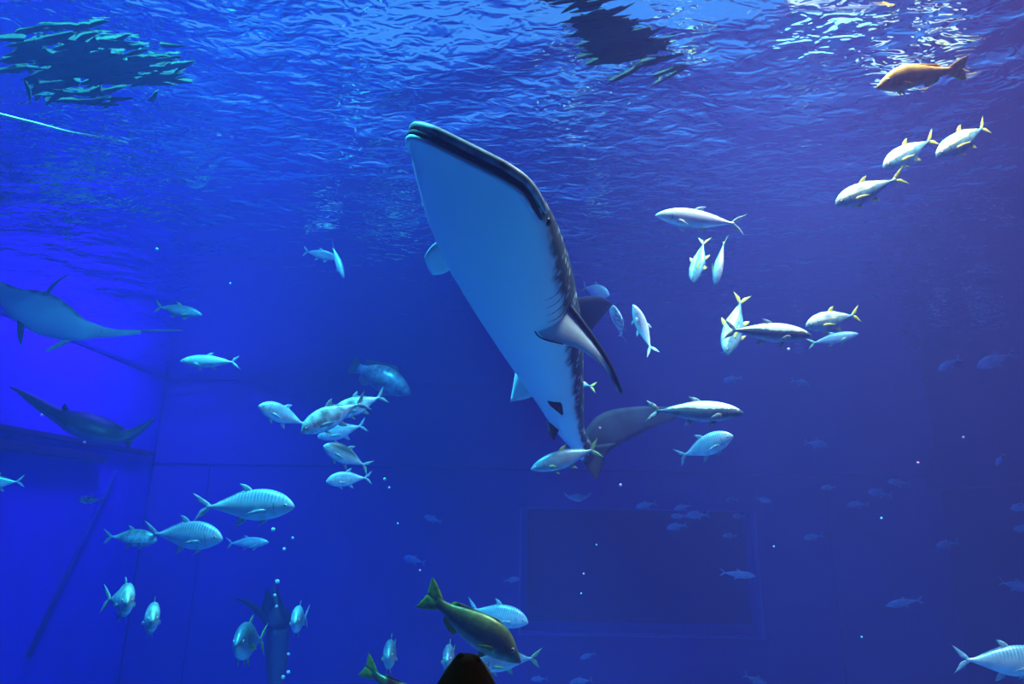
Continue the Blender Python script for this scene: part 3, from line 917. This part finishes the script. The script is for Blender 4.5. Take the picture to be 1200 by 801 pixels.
pxfin('wing_tip', [(50, 346, d0 + .1), (60, 334, d0 + .3), (70, 326, d0 + .6), (81, 322, d0 + .9)], [(57, 346, d0 + .8), (64, 335, d0 + .9), (72, 327, d0 + .95), (81, 323, d0 + 1)], .03, MFIN, r)
pxfin('head_lobe', [(20, 372, d0), (20, 388, d0 - .1), (23, 403, d0 - .1)], [(28, 374, d0), (28, 390, d0 - .1), (25, 403, d0 - .1)], .05, MDARK, r)
pxfin('pelvic_fin', [(78, 396, d0), (66, 402, d0 - .1), (53, 411, d0 - .2)], [(84, 399, d0), (70, 407, d0 - .1), (55, 412, d0 - .2)], .03, MFIN, r)

ERAY = attr_mat('dark_ray_skin', (0.05, 0.07, 0.10), (0.16, 0.2, 0.34), -.25, 0.15)
d1 = 13.0
r = empty('eagle_ray', at(100, 497, d1))
tag(r, 'dark ray with raised wings gliding beside the saturated blue wall', 'ray')
pxbody('body', [(12, 453, d1 - .4, .6), (24, 459, d1 - .3, 2.5), (40, 469, d1 - .2, 5), (58, 480, d1 - .1, 6.5), (74, 488, d1, 9), (92, 495, d1, 13.5), (112, 502, d1, 14.5), (130, 508, d1, 12), (146, 511, d1 + .1, 8.5), (160, 505, d1 + .2, 5.5), (172, 497, d1 + .3, 3), (183, 488, d1 + .4, .8)], 1.6, ERAY, r, n=48)
pxfin('dorsal_fin', [(71, 482, d1), (73, 477, d1), (75, 473, d1)], [(82, 484, d1), (80, 479, d1), (77, 473, d1)], .03, MDARK, r, 6, 4)
pxfin('pelvic_fin', [(146, 516, d1), (147, 520, d1), (149, 524, d1)], [(154, 514, d1), (154, 519, d1), (152, 524, d1)], .03, MDARK, r, 6, 4)

SRAY = attr_mat('small_ray_skin', (0.2, 0.36, 0.5), (0.45, 0.65, 0.78), -.2, .4)
d2 = 17.0
r = empty('small_ray', at(677, 583, d2))
tag(r, 'small pale ray with upturned wing tips above the back window', 'ray')
pxbody('body', [(661, 576.5, d2, .3), (665, 581, d2, 1.2), (670, 582.5, d2, 2.6), (677, 583, d2, 4.4), (683, 582.5, d2, 2.6), (688, 581, d2, 1.2), (692.5, 576.5, d2, .3)], 2.2, SRAY, r, n=24, mseg=12)
pxbody('tail', [(677, 583, d2 + .2, .8), (677, 584, d2 + 1.0, .5), (677.5, 584, d2 + 1.6, .3)], 1, SRAY, r, n=8, mseg=6)

SHARK = attr_mat('dark_shark_skin', (0.02, 0.028, 0.05), (0.06, 0.08, 0.14), -.2, .4)
SFIN = plain('dark_shark_fin', (0.02, 0.028, 0.05), 0.6)
d3 = 15.0
r = empty('shark', at(323, 740, d3))
tag(r, 'dark shark diving nose down behind rising bubbles', 'shark')
pxbody('body', [(321, 683, d3 + .3, 1), (323, 696, d3 + .2, 4), (325, 712, d3 + .1, 8), (326, 732, d3, 12), (325, 758, d3, 13), (324, 785, d3 - .1, 11), (323, 812, d3 - .2, 7), (323, 828, d3 - .2, 2)], 1, SHARK, r, n=30, mseg=16)
pxfin('pectoral_fin', [(322, 727, d3), (306, 712, d3), (290, 703, d3), (276, 700, d3)], [(318, 742, d3), (303, 722, d3), (290, 710, d3), (277, 701, d3)], .06, SFIN, r)
pxfin('pectoral_fin', [(330, 708, d3), (338, 715, d3), (348, 722, d3)], [(332, 735, d3), (341, 732, d3), (349, 726, d3)], .06, SFIN, r)
pxfin('dorsal_fin', [(305, 716, d3), (309, 702, d3), (312, 688, d3)], [(325, 716, d3), (320, 702, d3), (313, 688, d3)], .05, SFIN, r)

# ================================================================== the fishes
T_, S_, E_, G_ = 'trevally', 'slim', 'emperor', 'grouper'
fish('orange_fish', 'orange emperor fish swimming just under the bright surface', 'fish', E_, 'orange', 1027, 99, 1118, 80, .80, 8, 0, .35, tilt=36)
JG = 'yellow-finned jacks'
fish('yellowtail_jack', 'silver jack with yellow tail, lowest of the three following the orange fish', 'fish', T_, 'yellowfin', 979, 240, 1050, 209, .75, 14, 0, .3, JG, hs=.80)
fish('yellowtail_jack', 'silver jack with yellow tail, middle one of the three below the orange fish', 'fish', T_, 'yellowfin', 1035, 197, 1097, 160, .75, 14, 0, .0, JG, hs=.80)
fish('yellowtail_jack', 'silver jack with orange-yellow tail, closest of three to the orange fish', 'fish', T_, 'yellowfin', 1097, 184, 1166, 142, .78, 10, 0, -.2, JG, hs=.80)
fish('silver_runner', 'slender white-silver fish with forked tail lit from above', 'fish', S_, 'runner', 768, 252, 868, 263, .95, 5, 0, .25, tilt=26)
fish('yellowtail_jack', 'thin diving jack with yellow tail under the white-silver fish, fins tucked in', 'fish', T_, 'yellowfin', 813, 331, 826, 278, .62, 20, 62, .0, JG, hs=.85)
fish('yellowtail_jack', 'thin diving jack with yellow tail under the white-silver fish, side fin spread', 'fish', T_, 'yellowfin', 838, 334, 847, 278, .62, 20, -62, .1, JG, hs=.85)
fish('yellowtail_jack', 'diving jack with yellow tail, crossed by a larger dark-sided fish', 'fish', T_, 'yellowfin', 853, 416, 869, 346, .80, 25, 48, .1, JG, hs=.85)
fish('amberjack', 'dark-sided amberjack with white back crossing in front of a diving yellow-tailed jack', 'fish', S_, 'amberjack', 951, 393, 845, 386, .98, 6, 0, -.2)
fish('yellowtail_jack', 'cyan jack with green-yellow forked tail at the nose of a dark-sided amberjack', 'fish', T_, 'yellowfin', 944, 383, 1008, 367, .70, 16, 0, .0, JG, hs=.88)
fish('dusky_fish', 'dim blue fish behind the cyan jack with green-yellow tail', 'fish', S_, 'dusky', 1006, 391, 946, 403, .85, 20, 0, .1)
fish('amberjack', 'dark-sided amberjack with white back beside the whale shark tail', 'fish', S_, 'amberjack', 872, 484, 757, 480, 1.02, 5, 0, .15, tilt=4)
fish('trevally', 'white-faced trevally under the amberjack near the whale shark tail', 'fish', T_, 'trevally', 859, 510, 792, 538, .80, 22, 4, .2)
fish('silver_fish', 'small head-up silver fish with a bright white nose behind the dorsal fin', 'fish', S_, 'runner', 742, 357, 763, 411, .62, 10, -40, .6, hs=1.1)
fish('trevally', 'dim trevally seen head on beside the whale shark dorsal fin', 'fish', T_, 'spotted', 719, 358, 730, 398, .70, 45, 30, .0)
fish('trevally', 'blue-silver trevally directly above the whale shark dorsal fin', 'fish', T_, 'trevally', 714, 346, 679, 335, .75, 42, 0, .2)
fish('yellowtail_jack', 'jack with a bright green tail mostly hidden behind the whale shark', 'fish', T_, 'yellowfin', 655, 442, 697, 455, .62, 10, 20, .2, JG)
fish('dusky_fish', 'blue-grey fish with thin green tail crossing the whale shark tail', 'fish', S_, 'dusky', 622, 550, 704, 524, .88, 5, 6, .0, hs=1.15)
fish('dusky_fish', 'slender blue fish between the manta ray and the grouper', 'fish', S_, 'trevally', 211, 423, 283, 424, .88, 6, 0, .15)
fish('dusky_fish', 'dim mottled fish just above the tail of the manta ray', 'fish', S_, 'dusky', 237, 369, 179, 358, .90, 8, 0, .1)
fish('silver_fish', 'slender silver fish with its nose behind another small fish', 'fish', S_, 'runner', 397, 303, 352, 293, .73, 15, 0, .2)
fish('silver_fish', 'small nose-down blue fish in front of a slender silver one', 'fish', S_, 'trevally', 403, 326, 389, 286, .62, 28, 30, .0, hs=1.3)
fish('grouper', 'bulky grey-blue grouper with rounded tail', 'fish', G_, 'grouper', 482, 458, 406, 426, 1.55, 12, -6, .2)
SG = 'trevally school'
fish('trevally', 'cyan trevally leading the school below the grouper, facing the crowd from its far end', 'fish', T_, 'trevally', 303, 475, 360, 498, .82, 32, 0, .3, SG)
fish('trevally', 'largest spotted trevally in the school below the grouper', 'fish', T_, 'spotted', 353, 506, 428, 468, .95, 28, 0, .2, SG)
fish('trevally', 'dark-blotched trevally with tail reaching under the grouper', 'fish', T_, 'spotted', 388, 487, 453, 462, .90, 20, 0, .0, SG)
fish('trevally', 'pale trevally half covered by two spotted ones below the grouper', 'fish', T_, 'trevally', 372, 512, 430, 497, .90, 20, 0, .0, SG)
fish('trevally', 'black-backed trevally below the spotted ones', 'fish', T_, 'darkback', 379, 522, 432, 547, .80, 28, 0, .2, SG)
fish('trevally', 'cyan trevally swimming under the black-backed one', 'fish', T_, 'trevally', 382, 564, 434, 558, .78, 30, 0, .2, SG)
BG = 'striped trevallies'
fish('trevally', 'large bright cyan trevally, highest of the striped group', 'fish', T_, 'trevally', 345, 593, 234, 591, 1.10, 8, 0, -.2, BG, hs=.92)
fish('trevally', 'striped trevally just under the large bright cyan one', 'fish', T_, 'trevally', 261, 631, 173, 623, 1.0, 12, 0, -.1, BG)
fish('trevally', 'dull trevally trailing behind the striped one near the corner joint', 'fish', T_, 'spotted', 184, 633, 124, 627, .90, 12, 0, -.1, BG, hs=.9)
fish('trevally', 'small slim trevally in front of the striped one', 'fish', S_, 'trevally', 315, 635, 263, 637, .85, 12, 0, .1, BG)
fish('trevally', 'round-looking small trevally in front of the slanting wall pipe', 'fish', T_, 'spotted', 91, 586, 122, 585, .70, 35, 0, .2)
fish('trevally', 'cyan trevally cut off by the frame below the dark ray', 'fish', T_, 'trevally', -32, 567, 28, 564, .85, 15, 0, -.1)
fish('trevally', 'dim trevally turning towards the viewer, tail spread, next to the corner joint', 'fish', T_, 'spotted', 149, 706, 145, 700, .70, 78, 0, -.38, tilt=0, D=5.8)
fish('trevally', 'dim trevally turned nearly head on, covering the corner joint', 'fish', T_, 'spotted', 179, 727, 176, 721, .70, 80, 0, .12, tilt=0, D=6.2)
fish('trevally', 'blue trevally with fins raised next to the diving shark', 'fish', T_, 'dusky', 277, 755, 302, 748, .86, 70, 0, .15, tilt=0, D=5.5)
fish('trevally', 'small blue trevally turned towards the viewer on the far side of the diving shark', 'fish', T_, 'trevally', 346, 729, 352, 722, .70, 78, 0, .2, tilt=0, D=6.4)
fish('trevally', 'dim blue trevally head on between the two green-tailed fish', 'fish', T_, 'dusky', 455, 770, 459, 763, .70, 80, 0, .08, tilt=0, D=6.0)
fish('trevally', 'dim blue trevally peeking out behind the dark-haired head', 'fish', T_, 'dusky', 524, 774, 528, 768, .70, 78, 0, .1, tilt=0, D=6.4)
fish('trevally', 'blue trevally with striped back behind the olive fish', 'fish', T_, 'trevally', 619, 729, 546, 712, .95, 15, -6, .1)
fish('trevally', 'blue trevally under the nose of the olive fish', 'fish', T_, 'dusky', 556, 778, 632, 768, .95, 25, -6, .1)
fish('olive_fish', 'olive emperor fish with green tail swimming nose down', 'fish', E_, 'olive', 613, 771, 493, 699, .92, 5, 4, .2, hs=1.12)
fish('olive_fish', 'olive fish of which only the green tail and back rise into view', 'fish', E_, 'olive', 520, 848, 420, 784, .92, 10, 4, .2)
fish('trevally', 'striped trevally swimming out of view by the dark side wall', 'fish', T_, 'trevally', 1235, 776, 1120, 774, 1.15, 8, -4, .1)

# far-off small fish: (snout, tail, length, label)
DG = 'small fish in the far water'
far = [
    (745, 595, 769, 588, 'small blue fish at the top edge of the back window, apart from the cluster'),
    (790, 597, 810, 591, 'small blue fish, highest of the tight cluster before the back window'),
    (786, 605, 805, 604, 'small blue fish in the middle of the tight cluster before the back window'),
    (804, 604, 831, 602, 'small blue fish with its nose against the middle one of the cluster'),
    (781, 619, 805, 614, 'small blue fish, lowest of the tight cluster before the back window'),
    (847, 628, 863, 627, 'tiny blue fish just inside the upright edge of the back window'),
    (859, 605, 872, 604, 'tiny blue fish at the upper corner of the back window'),
    (851, 586, 864, 585, 'tiny pale fish above the upper corner of the back window'),
    (904, 588, 885, 583, 'tiny blue fish with a greenish tail beyond the back window corner'),
    (886, 675, 844, 671, 'long blue fish crossing the upright edge of the back window'),
    (993, 592, 1018, 590, 'blue fish, lower of two swimming together under the wall joint'),
    (1017, 576, 1045, 579, 'blue fish, upper of two swimming together under the wall joint'),
    (1040, 564, 1066, 566, 'faint fish close to the end of the dark beam'),
    (962, 572, 980, 570, 'faint small fish under the end of the wall joint'),
    (942, 631, 964, 626, 'faint pale fish in the open water beside the back window'),
    (1097, 640, 1122, 634, 'small fish with a bright back below the dark beam'),
    (1038, 710, 1080, 701, 'long dim fish low in the dark water beside the back window'),
    (1184, 596, 1212, 591, 'blue fish under the dark beam, upper of two leaving the view'),
    (1188, 620, 1214, 618, 'blue fish under the dark beam, lower of two leaving the view'),
    (1168, 546, 1175, 531, 'small nose-down fish in front of the dark beam'),
    (847, 447, 870, 442, 'small pale blue fish above the nose of the amberjack at the shark tail'),
    (949, 451, 927, 445, 'small faint fish under the crossing amberjack'),
    (930, 413, 946, 409, 'tiny blue fish right under the nose of the crossing amberjack'),
    (970, 522, 943, 518, 'small faint fish in open water beside the white-faced trevally'),
    (1145, 431, 1187, 413, 'grey fish with raised tail in the empty water above the dark beam'),
    (1100, 434, 1124, 419, 'faint grey fish following the one with raised tail'),
    (473, 653, 499, 659, 'faint fish above the green tail of the olive fish'),
    (497, 605, 518, 611, 'faint fish in the open water under the whale shark tail'),
    (609, 678, 589, 681, 'small blue fish at the near upright edge of the back window'),
    (680, 772, 698, 764, 'faint small fish below the sill of the back window'),
    (622, 796, 642, 794, 'faint small fish below the nose of the olive fish'),
    (667, 801, 695, 795, 'faint fish near the bottom below the back window'),
    (900, 806, 872, 790, 'faint fish with raised tail low beside the back window'),
    (1208, 690, 1172, 682, 'very faint fish in the dark water by the side wall'),
]
for i, (a, b, c, d, lab) in enumerate(far):
    pl = math.hypot(a - c, b - d)
    Lf = max(.45, min(.98, pl * .0265))
    far_d = 17.0 if (max(a, c) > 1160 or (b < 440 and a > 1050)) else 20.5
    yw = math.degrees(math.acos(min(1, max(.5, pl * far_d / FPX / Lf))))
    if (max(a, c) > 1160 or (b < 440 and a > 1050)): Lf = pl * far_d / FPX; yw = 0
    fish('small_fish', lab, 'fish', T_ if i not in (9, 16) else S_, 'distant', a, b, c, d, Lf, min(yw, 55), 0, .15, DG, detail=.6)

# ================================================================== specks and bubbles in the water
SPECK = plain('pale_speck', (0.9, 0.8, 0.85), 0.6)
PINK = plain('pink_speck', (0.85, 0.3, 0.5), 0.6)
BUB = plain('air_bubble', (0.45, 0.75, 0.9), 0.1, 0.3)
def speck(px, py, d, rpx, mat, name, label, grp):
    bm = bmesh.new(); bmesh.ops.create_icosphere(bm, subdivisions=2, radius=rpx / FPX * d)
    for v in bm.verts: v.co *= 1 + .12 * math.sin(7 * v.co.normalized().x + 5 * v.co.normalized().z + px)
    me = bpy.data.meshes.new(name); bm.to_mesh(me); bm.free()
    o = obj(name, me, mat); o.location = at(px, py, d)
    tag(o, label, 'speck' if name != 'air_bubble' else 'bubble', grp)
for (x, y, d, rp, w) in ((451, 561, 6, 1.9, 'beside the lowest cyan trevally of the school'), (727, 568, 6, 1.8, 'under the lower tail lobe of the whale shark'), (924, 409, 6, 1.7, 'under the crossing amberjack')):
    speck(x, y, d, rp, SPECK, 'white_dot', 'tiny bright white speck ' + w, 'white specks')  # small pale balls set in the open water
for (x, y, d, rp, w) in ((1129, 512, 8, 1.6, 'above the dark beam'), (1076, 542, 8, 1.5, 'near the end of the dark beam'), (49, 486, 9, 1.6, 'under the raised wing of the dark ray'), (99, 518, 9, 1.6, 'under the body of the dark ray'),
                         (684, 672, 9, 1.3, 'before the back window'), (492, 668, 10, 1.3, 'above the green tail of the olive fish'), (703, 501, 8, 1.5, 'in front of the whale shark tail')):
    speck(x, y, d, rp, PINK, 'pink_dot', 'tiny pink speck ' + w, 'pink specks')  # small pink balls set in the open water
for (x, y, d, rp, w) in ((338, 766, 9, 1.7, 'topmost of three bubbles low beside the diving shark'), (338, 787, 9, 2.1, 'middle one of three bubbles low beside the diving shark'), (332, 793, 9, 2.3, 'lowest of three bubbles low beside the diving shark'),
                         (325, 681, 9, 2.6, 'bubble at the very tip of the diving shark'), (322, 697, 9, 1.9, 'upper bubble against the back of the diving shark'), (324, 710, 9, 1.8, 'lower bubble against the back of the diving shark'),
                         (320, 620, 9, 2.4, 'large bubble between the bright and the slim trevally'), (343, 630, 9, 1.6, 'smallest bubble ahead of the slim trevally'), (333, 643, 9, 2.1, 'bubble just below the nose of the slim trevally')):
    speck(x, y, d, rp, BUB, 'air_bubble', w, 'rising bubbles')
for (x, y, d, rp, w) in ((681, 695, 8, 1.1, 'before the back window'), (1033, 607, 9, 1.5, 'below the two blue fish under the wall joint'), (907, 640, 9, 1.1, 'beside the upright edge of the back window'), (1010, 746, 9, 1.3, 'low in the dark water beyond the back window'),
                         (456, 571, 8, 1.3, 'just below a bright white speck'), (466, 613, 8, 1.1, 'in empty water above the faint fish'), (699, 638, 9, 1.1, 'high before the back window'), (270, 332, 8, 1.2, 'between the manta ray tail and the slender silver fish'),
                         (184, 292, 8, 2.0, 'under the rippled surface above the manta ray'), (1077, 36, 6, 1.3, 'above the orange fish')):
    speck(x, y, d, rp, BUB, 'floating_speck', 'tiny teal speck floating ' + w, 'floating teal specks')

# ================================================================== rope at the surface
ROPE = plain('tan_rope', (0.95, 0.8, 0.55), 0.8, noise=0.3, scale=20)
rp_ = [(-60, 118, 6.2), (0, 134, 6.3), (45, 145, 6.5), (80, 154, 6.8), (115, 160, 7.2), (150, 167, 7.8)]
tag(obj('rope', tube('rope', crom([tuple(at(*q)) for q in rp_], 60), [.017 - .011 * k / 59 for k in range(60)], 6), ROPE), 'thin tan rope slanting down below the surface', 'rope')

# ================================================================== viewer in front of the glass
HAIR = plain('dark_hair', (0.012, 0.0015, 0.0004), 0.95, noise=0.3, scale=40, spec=0.05)
COAT = plain('dark_coat', (0.012, 0.006, 0.004), 0.95, spec=0.05)
SKN = plain('dark_skin_shade', (0.05, 0.02, 0.012), 0.8)
def person():
    top = at(548, 764, 1.45)
    gx, gy, gz = top.x, top.y, -1.75
    H = top.z - gz
    root = empty('person', (gx, gy, gz))
    tag(root, 'dark-haired viewer seen from behind against the glass, only the crown showing', 'person')
    # body: one skinned figure
    k = H / 1.62
    vs = [(0, 0, .90), (0, 0, 1.10), (0, .01, 1.30), (0, 0, 1.40), (0, .01, 1.47), (0, .015, 1.53)]
    es = [(0, 1), (1, 2), (2, 3), (3, 4), (4, 5)]
    rad = [(.15, .11), (.13, .10), (.15, .11), (.07, .06), (.055, .06), (.06, .075)]
    for sgn in (-1, 1):
        b = len(vs)
        vs += [(sgn * .16, 0, 1.33), (sgn * .20, .01, 1.08), (sgn * .20, .08, .86), (sgn * .20, .11, .78)]
        es += [(2, b), (b, b + 1), (b + 1, b + 2), (b + 2, b + 3)]
        rad += [(.06, .06), (.048, .048), (.035, .035), (.03, .02)]
        b = len(vs)
        vs += [(sgn * .09, 0, .82), (sgn * .10, .01, .46), (sgn * .10, -.01, .09), (sgn * .11, .12, .035)]
        es += [(0, b), (b, b + 1), (b + 1, b + 2), (b + 2, b + 3)]
        rad += [(.09, .09), (.06, .06), (.042, .042), (.04, .03)]
        h = b - 1
        for fx, fl in ((-.022, .075), (-.008, .085), (.008, .08), (.022, .065)):
            c = len(vs)
            vs += [(sgn * .20 + fx, .125, .74), (sgn * .20 + fx, .13, .74 - fl)]
            es += [(h, c), (c, c + 1)]; rad += [(.009, .009), (.007, .007)]
        c = len(vs)
        vs += [(sgn * .165, .13, .77), (sgn * .158, .14, .72)]; es += [(h, c), (c, c + 1)]; rad += [(.010, .010), (.008, .008)]
    me = bpy.data.meshes.new('body'); me.from_pydata([(x * k, y * k, z * k) for x, y, z in vs], es, [])
    o = obj('body', me, COAT, root)
    md = o.modifiers.new('skin', 'SKIN'); sd = o.modifiers.new('sub', 'SUBSURF'); sd.levels = 1; sd.render_levels = 1
    for v, (a, b) in zip(me.skin_vertices[0].data, rad): v.radius = (a * k, b * k)
    me.skin_vertices[0].data[0].use_root = True
    # head turned to the tank, with ears and nose on the far side
    hc = H - .115
    bm = bmesh.new(); bmesh.ops.create_uvsphere(bm, u_segments=20, v_segments=14, radius=1)
    for v in bm.verts:
        x, y, z = v.co
        w = .072 * (1 - .22 * max(0, -z)); 
        v.co = Vector((x * w, y * .092 + .01, z * .108))
    bmesh.ops.create_uvsphere(bm, u_segments=8, v_segments=6, radius=.014, matrix=Matrix.Translation((0, .106, -.02)))
    for s in (-1, 1): bmesh.ops.create_uvsphere(bm, u_segments=8, v_segments=6, radius=.02, matrix=Matrix.Translation((s * .07, .01, -.02)))
    me = bpy.data.meshes.new('head'); bm.to_mesh(me); bm.free()
    h = obj('head', me, SKN, root); h.location = (0, 0, hc)
    # hair: cap with two tufts on the crown
    pr = [(-.10, .060, .0), (-.06, .082, 0), (-.02, .0860, 0), (.02, .080, 0), (.05, .0660, 0), (.075, .050, .0), (.095, .036, .0), (.108, .026, 0), (.113, .012, 0)]
    Q = crom(pr, 26); rings = []
    for (z, rr, _) in Q:
        rings.append(np.array([(rr * math.cos(a), -.01 + rr * 1.12 * math.sin(a), z) for a in [2 * math.pi * j / 24 for j in range(24)]]))
    hr = obj('hair', loft('hair', rings), HAIR, root); hr.location = (0, 0, hc)
    for (x, rr, zz) in ((-.013, .0125, .103), (.017, .0135, .098)):
        t = ball('hair_tuft', rr, 1.0, 1.1, 1.2); t.transform(Matrix.Translation((x, -.02, zz)))
        obj('tuft', t, HAIR, hr)
person()

# ================================================================== scraps added at the water line for dark patches in its reflection
PATCH = plain('dark_green_patch', (0.008, 0.035, 0.02), 0.9, noise=0.5, scale=3)
def add_dark_patch(label, quad, z, nf, seed):
    """added dark scraps at the water line in place of a dark reflection, dense in the middle and frayed at the rim"""
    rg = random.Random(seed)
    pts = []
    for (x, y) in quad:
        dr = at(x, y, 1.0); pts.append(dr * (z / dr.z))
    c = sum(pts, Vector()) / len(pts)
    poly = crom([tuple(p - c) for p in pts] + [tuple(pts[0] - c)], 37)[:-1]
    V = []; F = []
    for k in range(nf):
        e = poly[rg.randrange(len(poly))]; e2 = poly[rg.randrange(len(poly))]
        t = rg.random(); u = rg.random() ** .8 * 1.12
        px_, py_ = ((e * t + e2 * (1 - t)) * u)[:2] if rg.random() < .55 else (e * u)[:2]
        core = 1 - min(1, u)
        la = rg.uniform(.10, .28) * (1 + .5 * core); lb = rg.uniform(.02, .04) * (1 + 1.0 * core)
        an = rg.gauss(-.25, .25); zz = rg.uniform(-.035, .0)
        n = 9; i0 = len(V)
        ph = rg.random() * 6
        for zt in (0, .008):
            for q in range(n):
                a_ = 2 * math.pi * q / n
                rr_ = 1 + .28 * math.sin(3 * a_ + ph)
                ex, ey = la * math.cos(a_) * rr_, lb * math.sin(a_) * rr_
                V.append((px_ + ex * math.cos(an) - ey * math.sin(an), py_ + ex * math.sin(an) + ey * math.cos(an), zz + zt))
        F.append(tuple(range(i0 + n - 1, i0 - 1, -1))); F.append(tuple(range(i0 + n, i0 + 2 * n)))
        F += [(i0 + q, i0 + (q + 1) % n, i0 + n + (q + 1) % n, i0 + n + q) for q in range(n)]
    o = obj('dark_patch', mesh('dark_patch', V, F, False), PATCH); o.location = c
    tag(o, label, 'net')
add_dark_patch('added dark green scraps standing in for a dark reflection at the surface above the rope', [(0, 60), (60, 32), (120, 34), (215, 68), (205, 95), (160, 115), (100, 118), (25, 105)], ZS, 150, 3)
add_dark_patch('added dark green scraps standing in for a dark patch at the surface above the whale shark', [(692, -12), (712, 22), (740, 44), (785, 62), (785, 84), (735, 84), (700, 60), (675, 25), (660, -12)], ZS, 110, 5)
print('WARN', WARN)
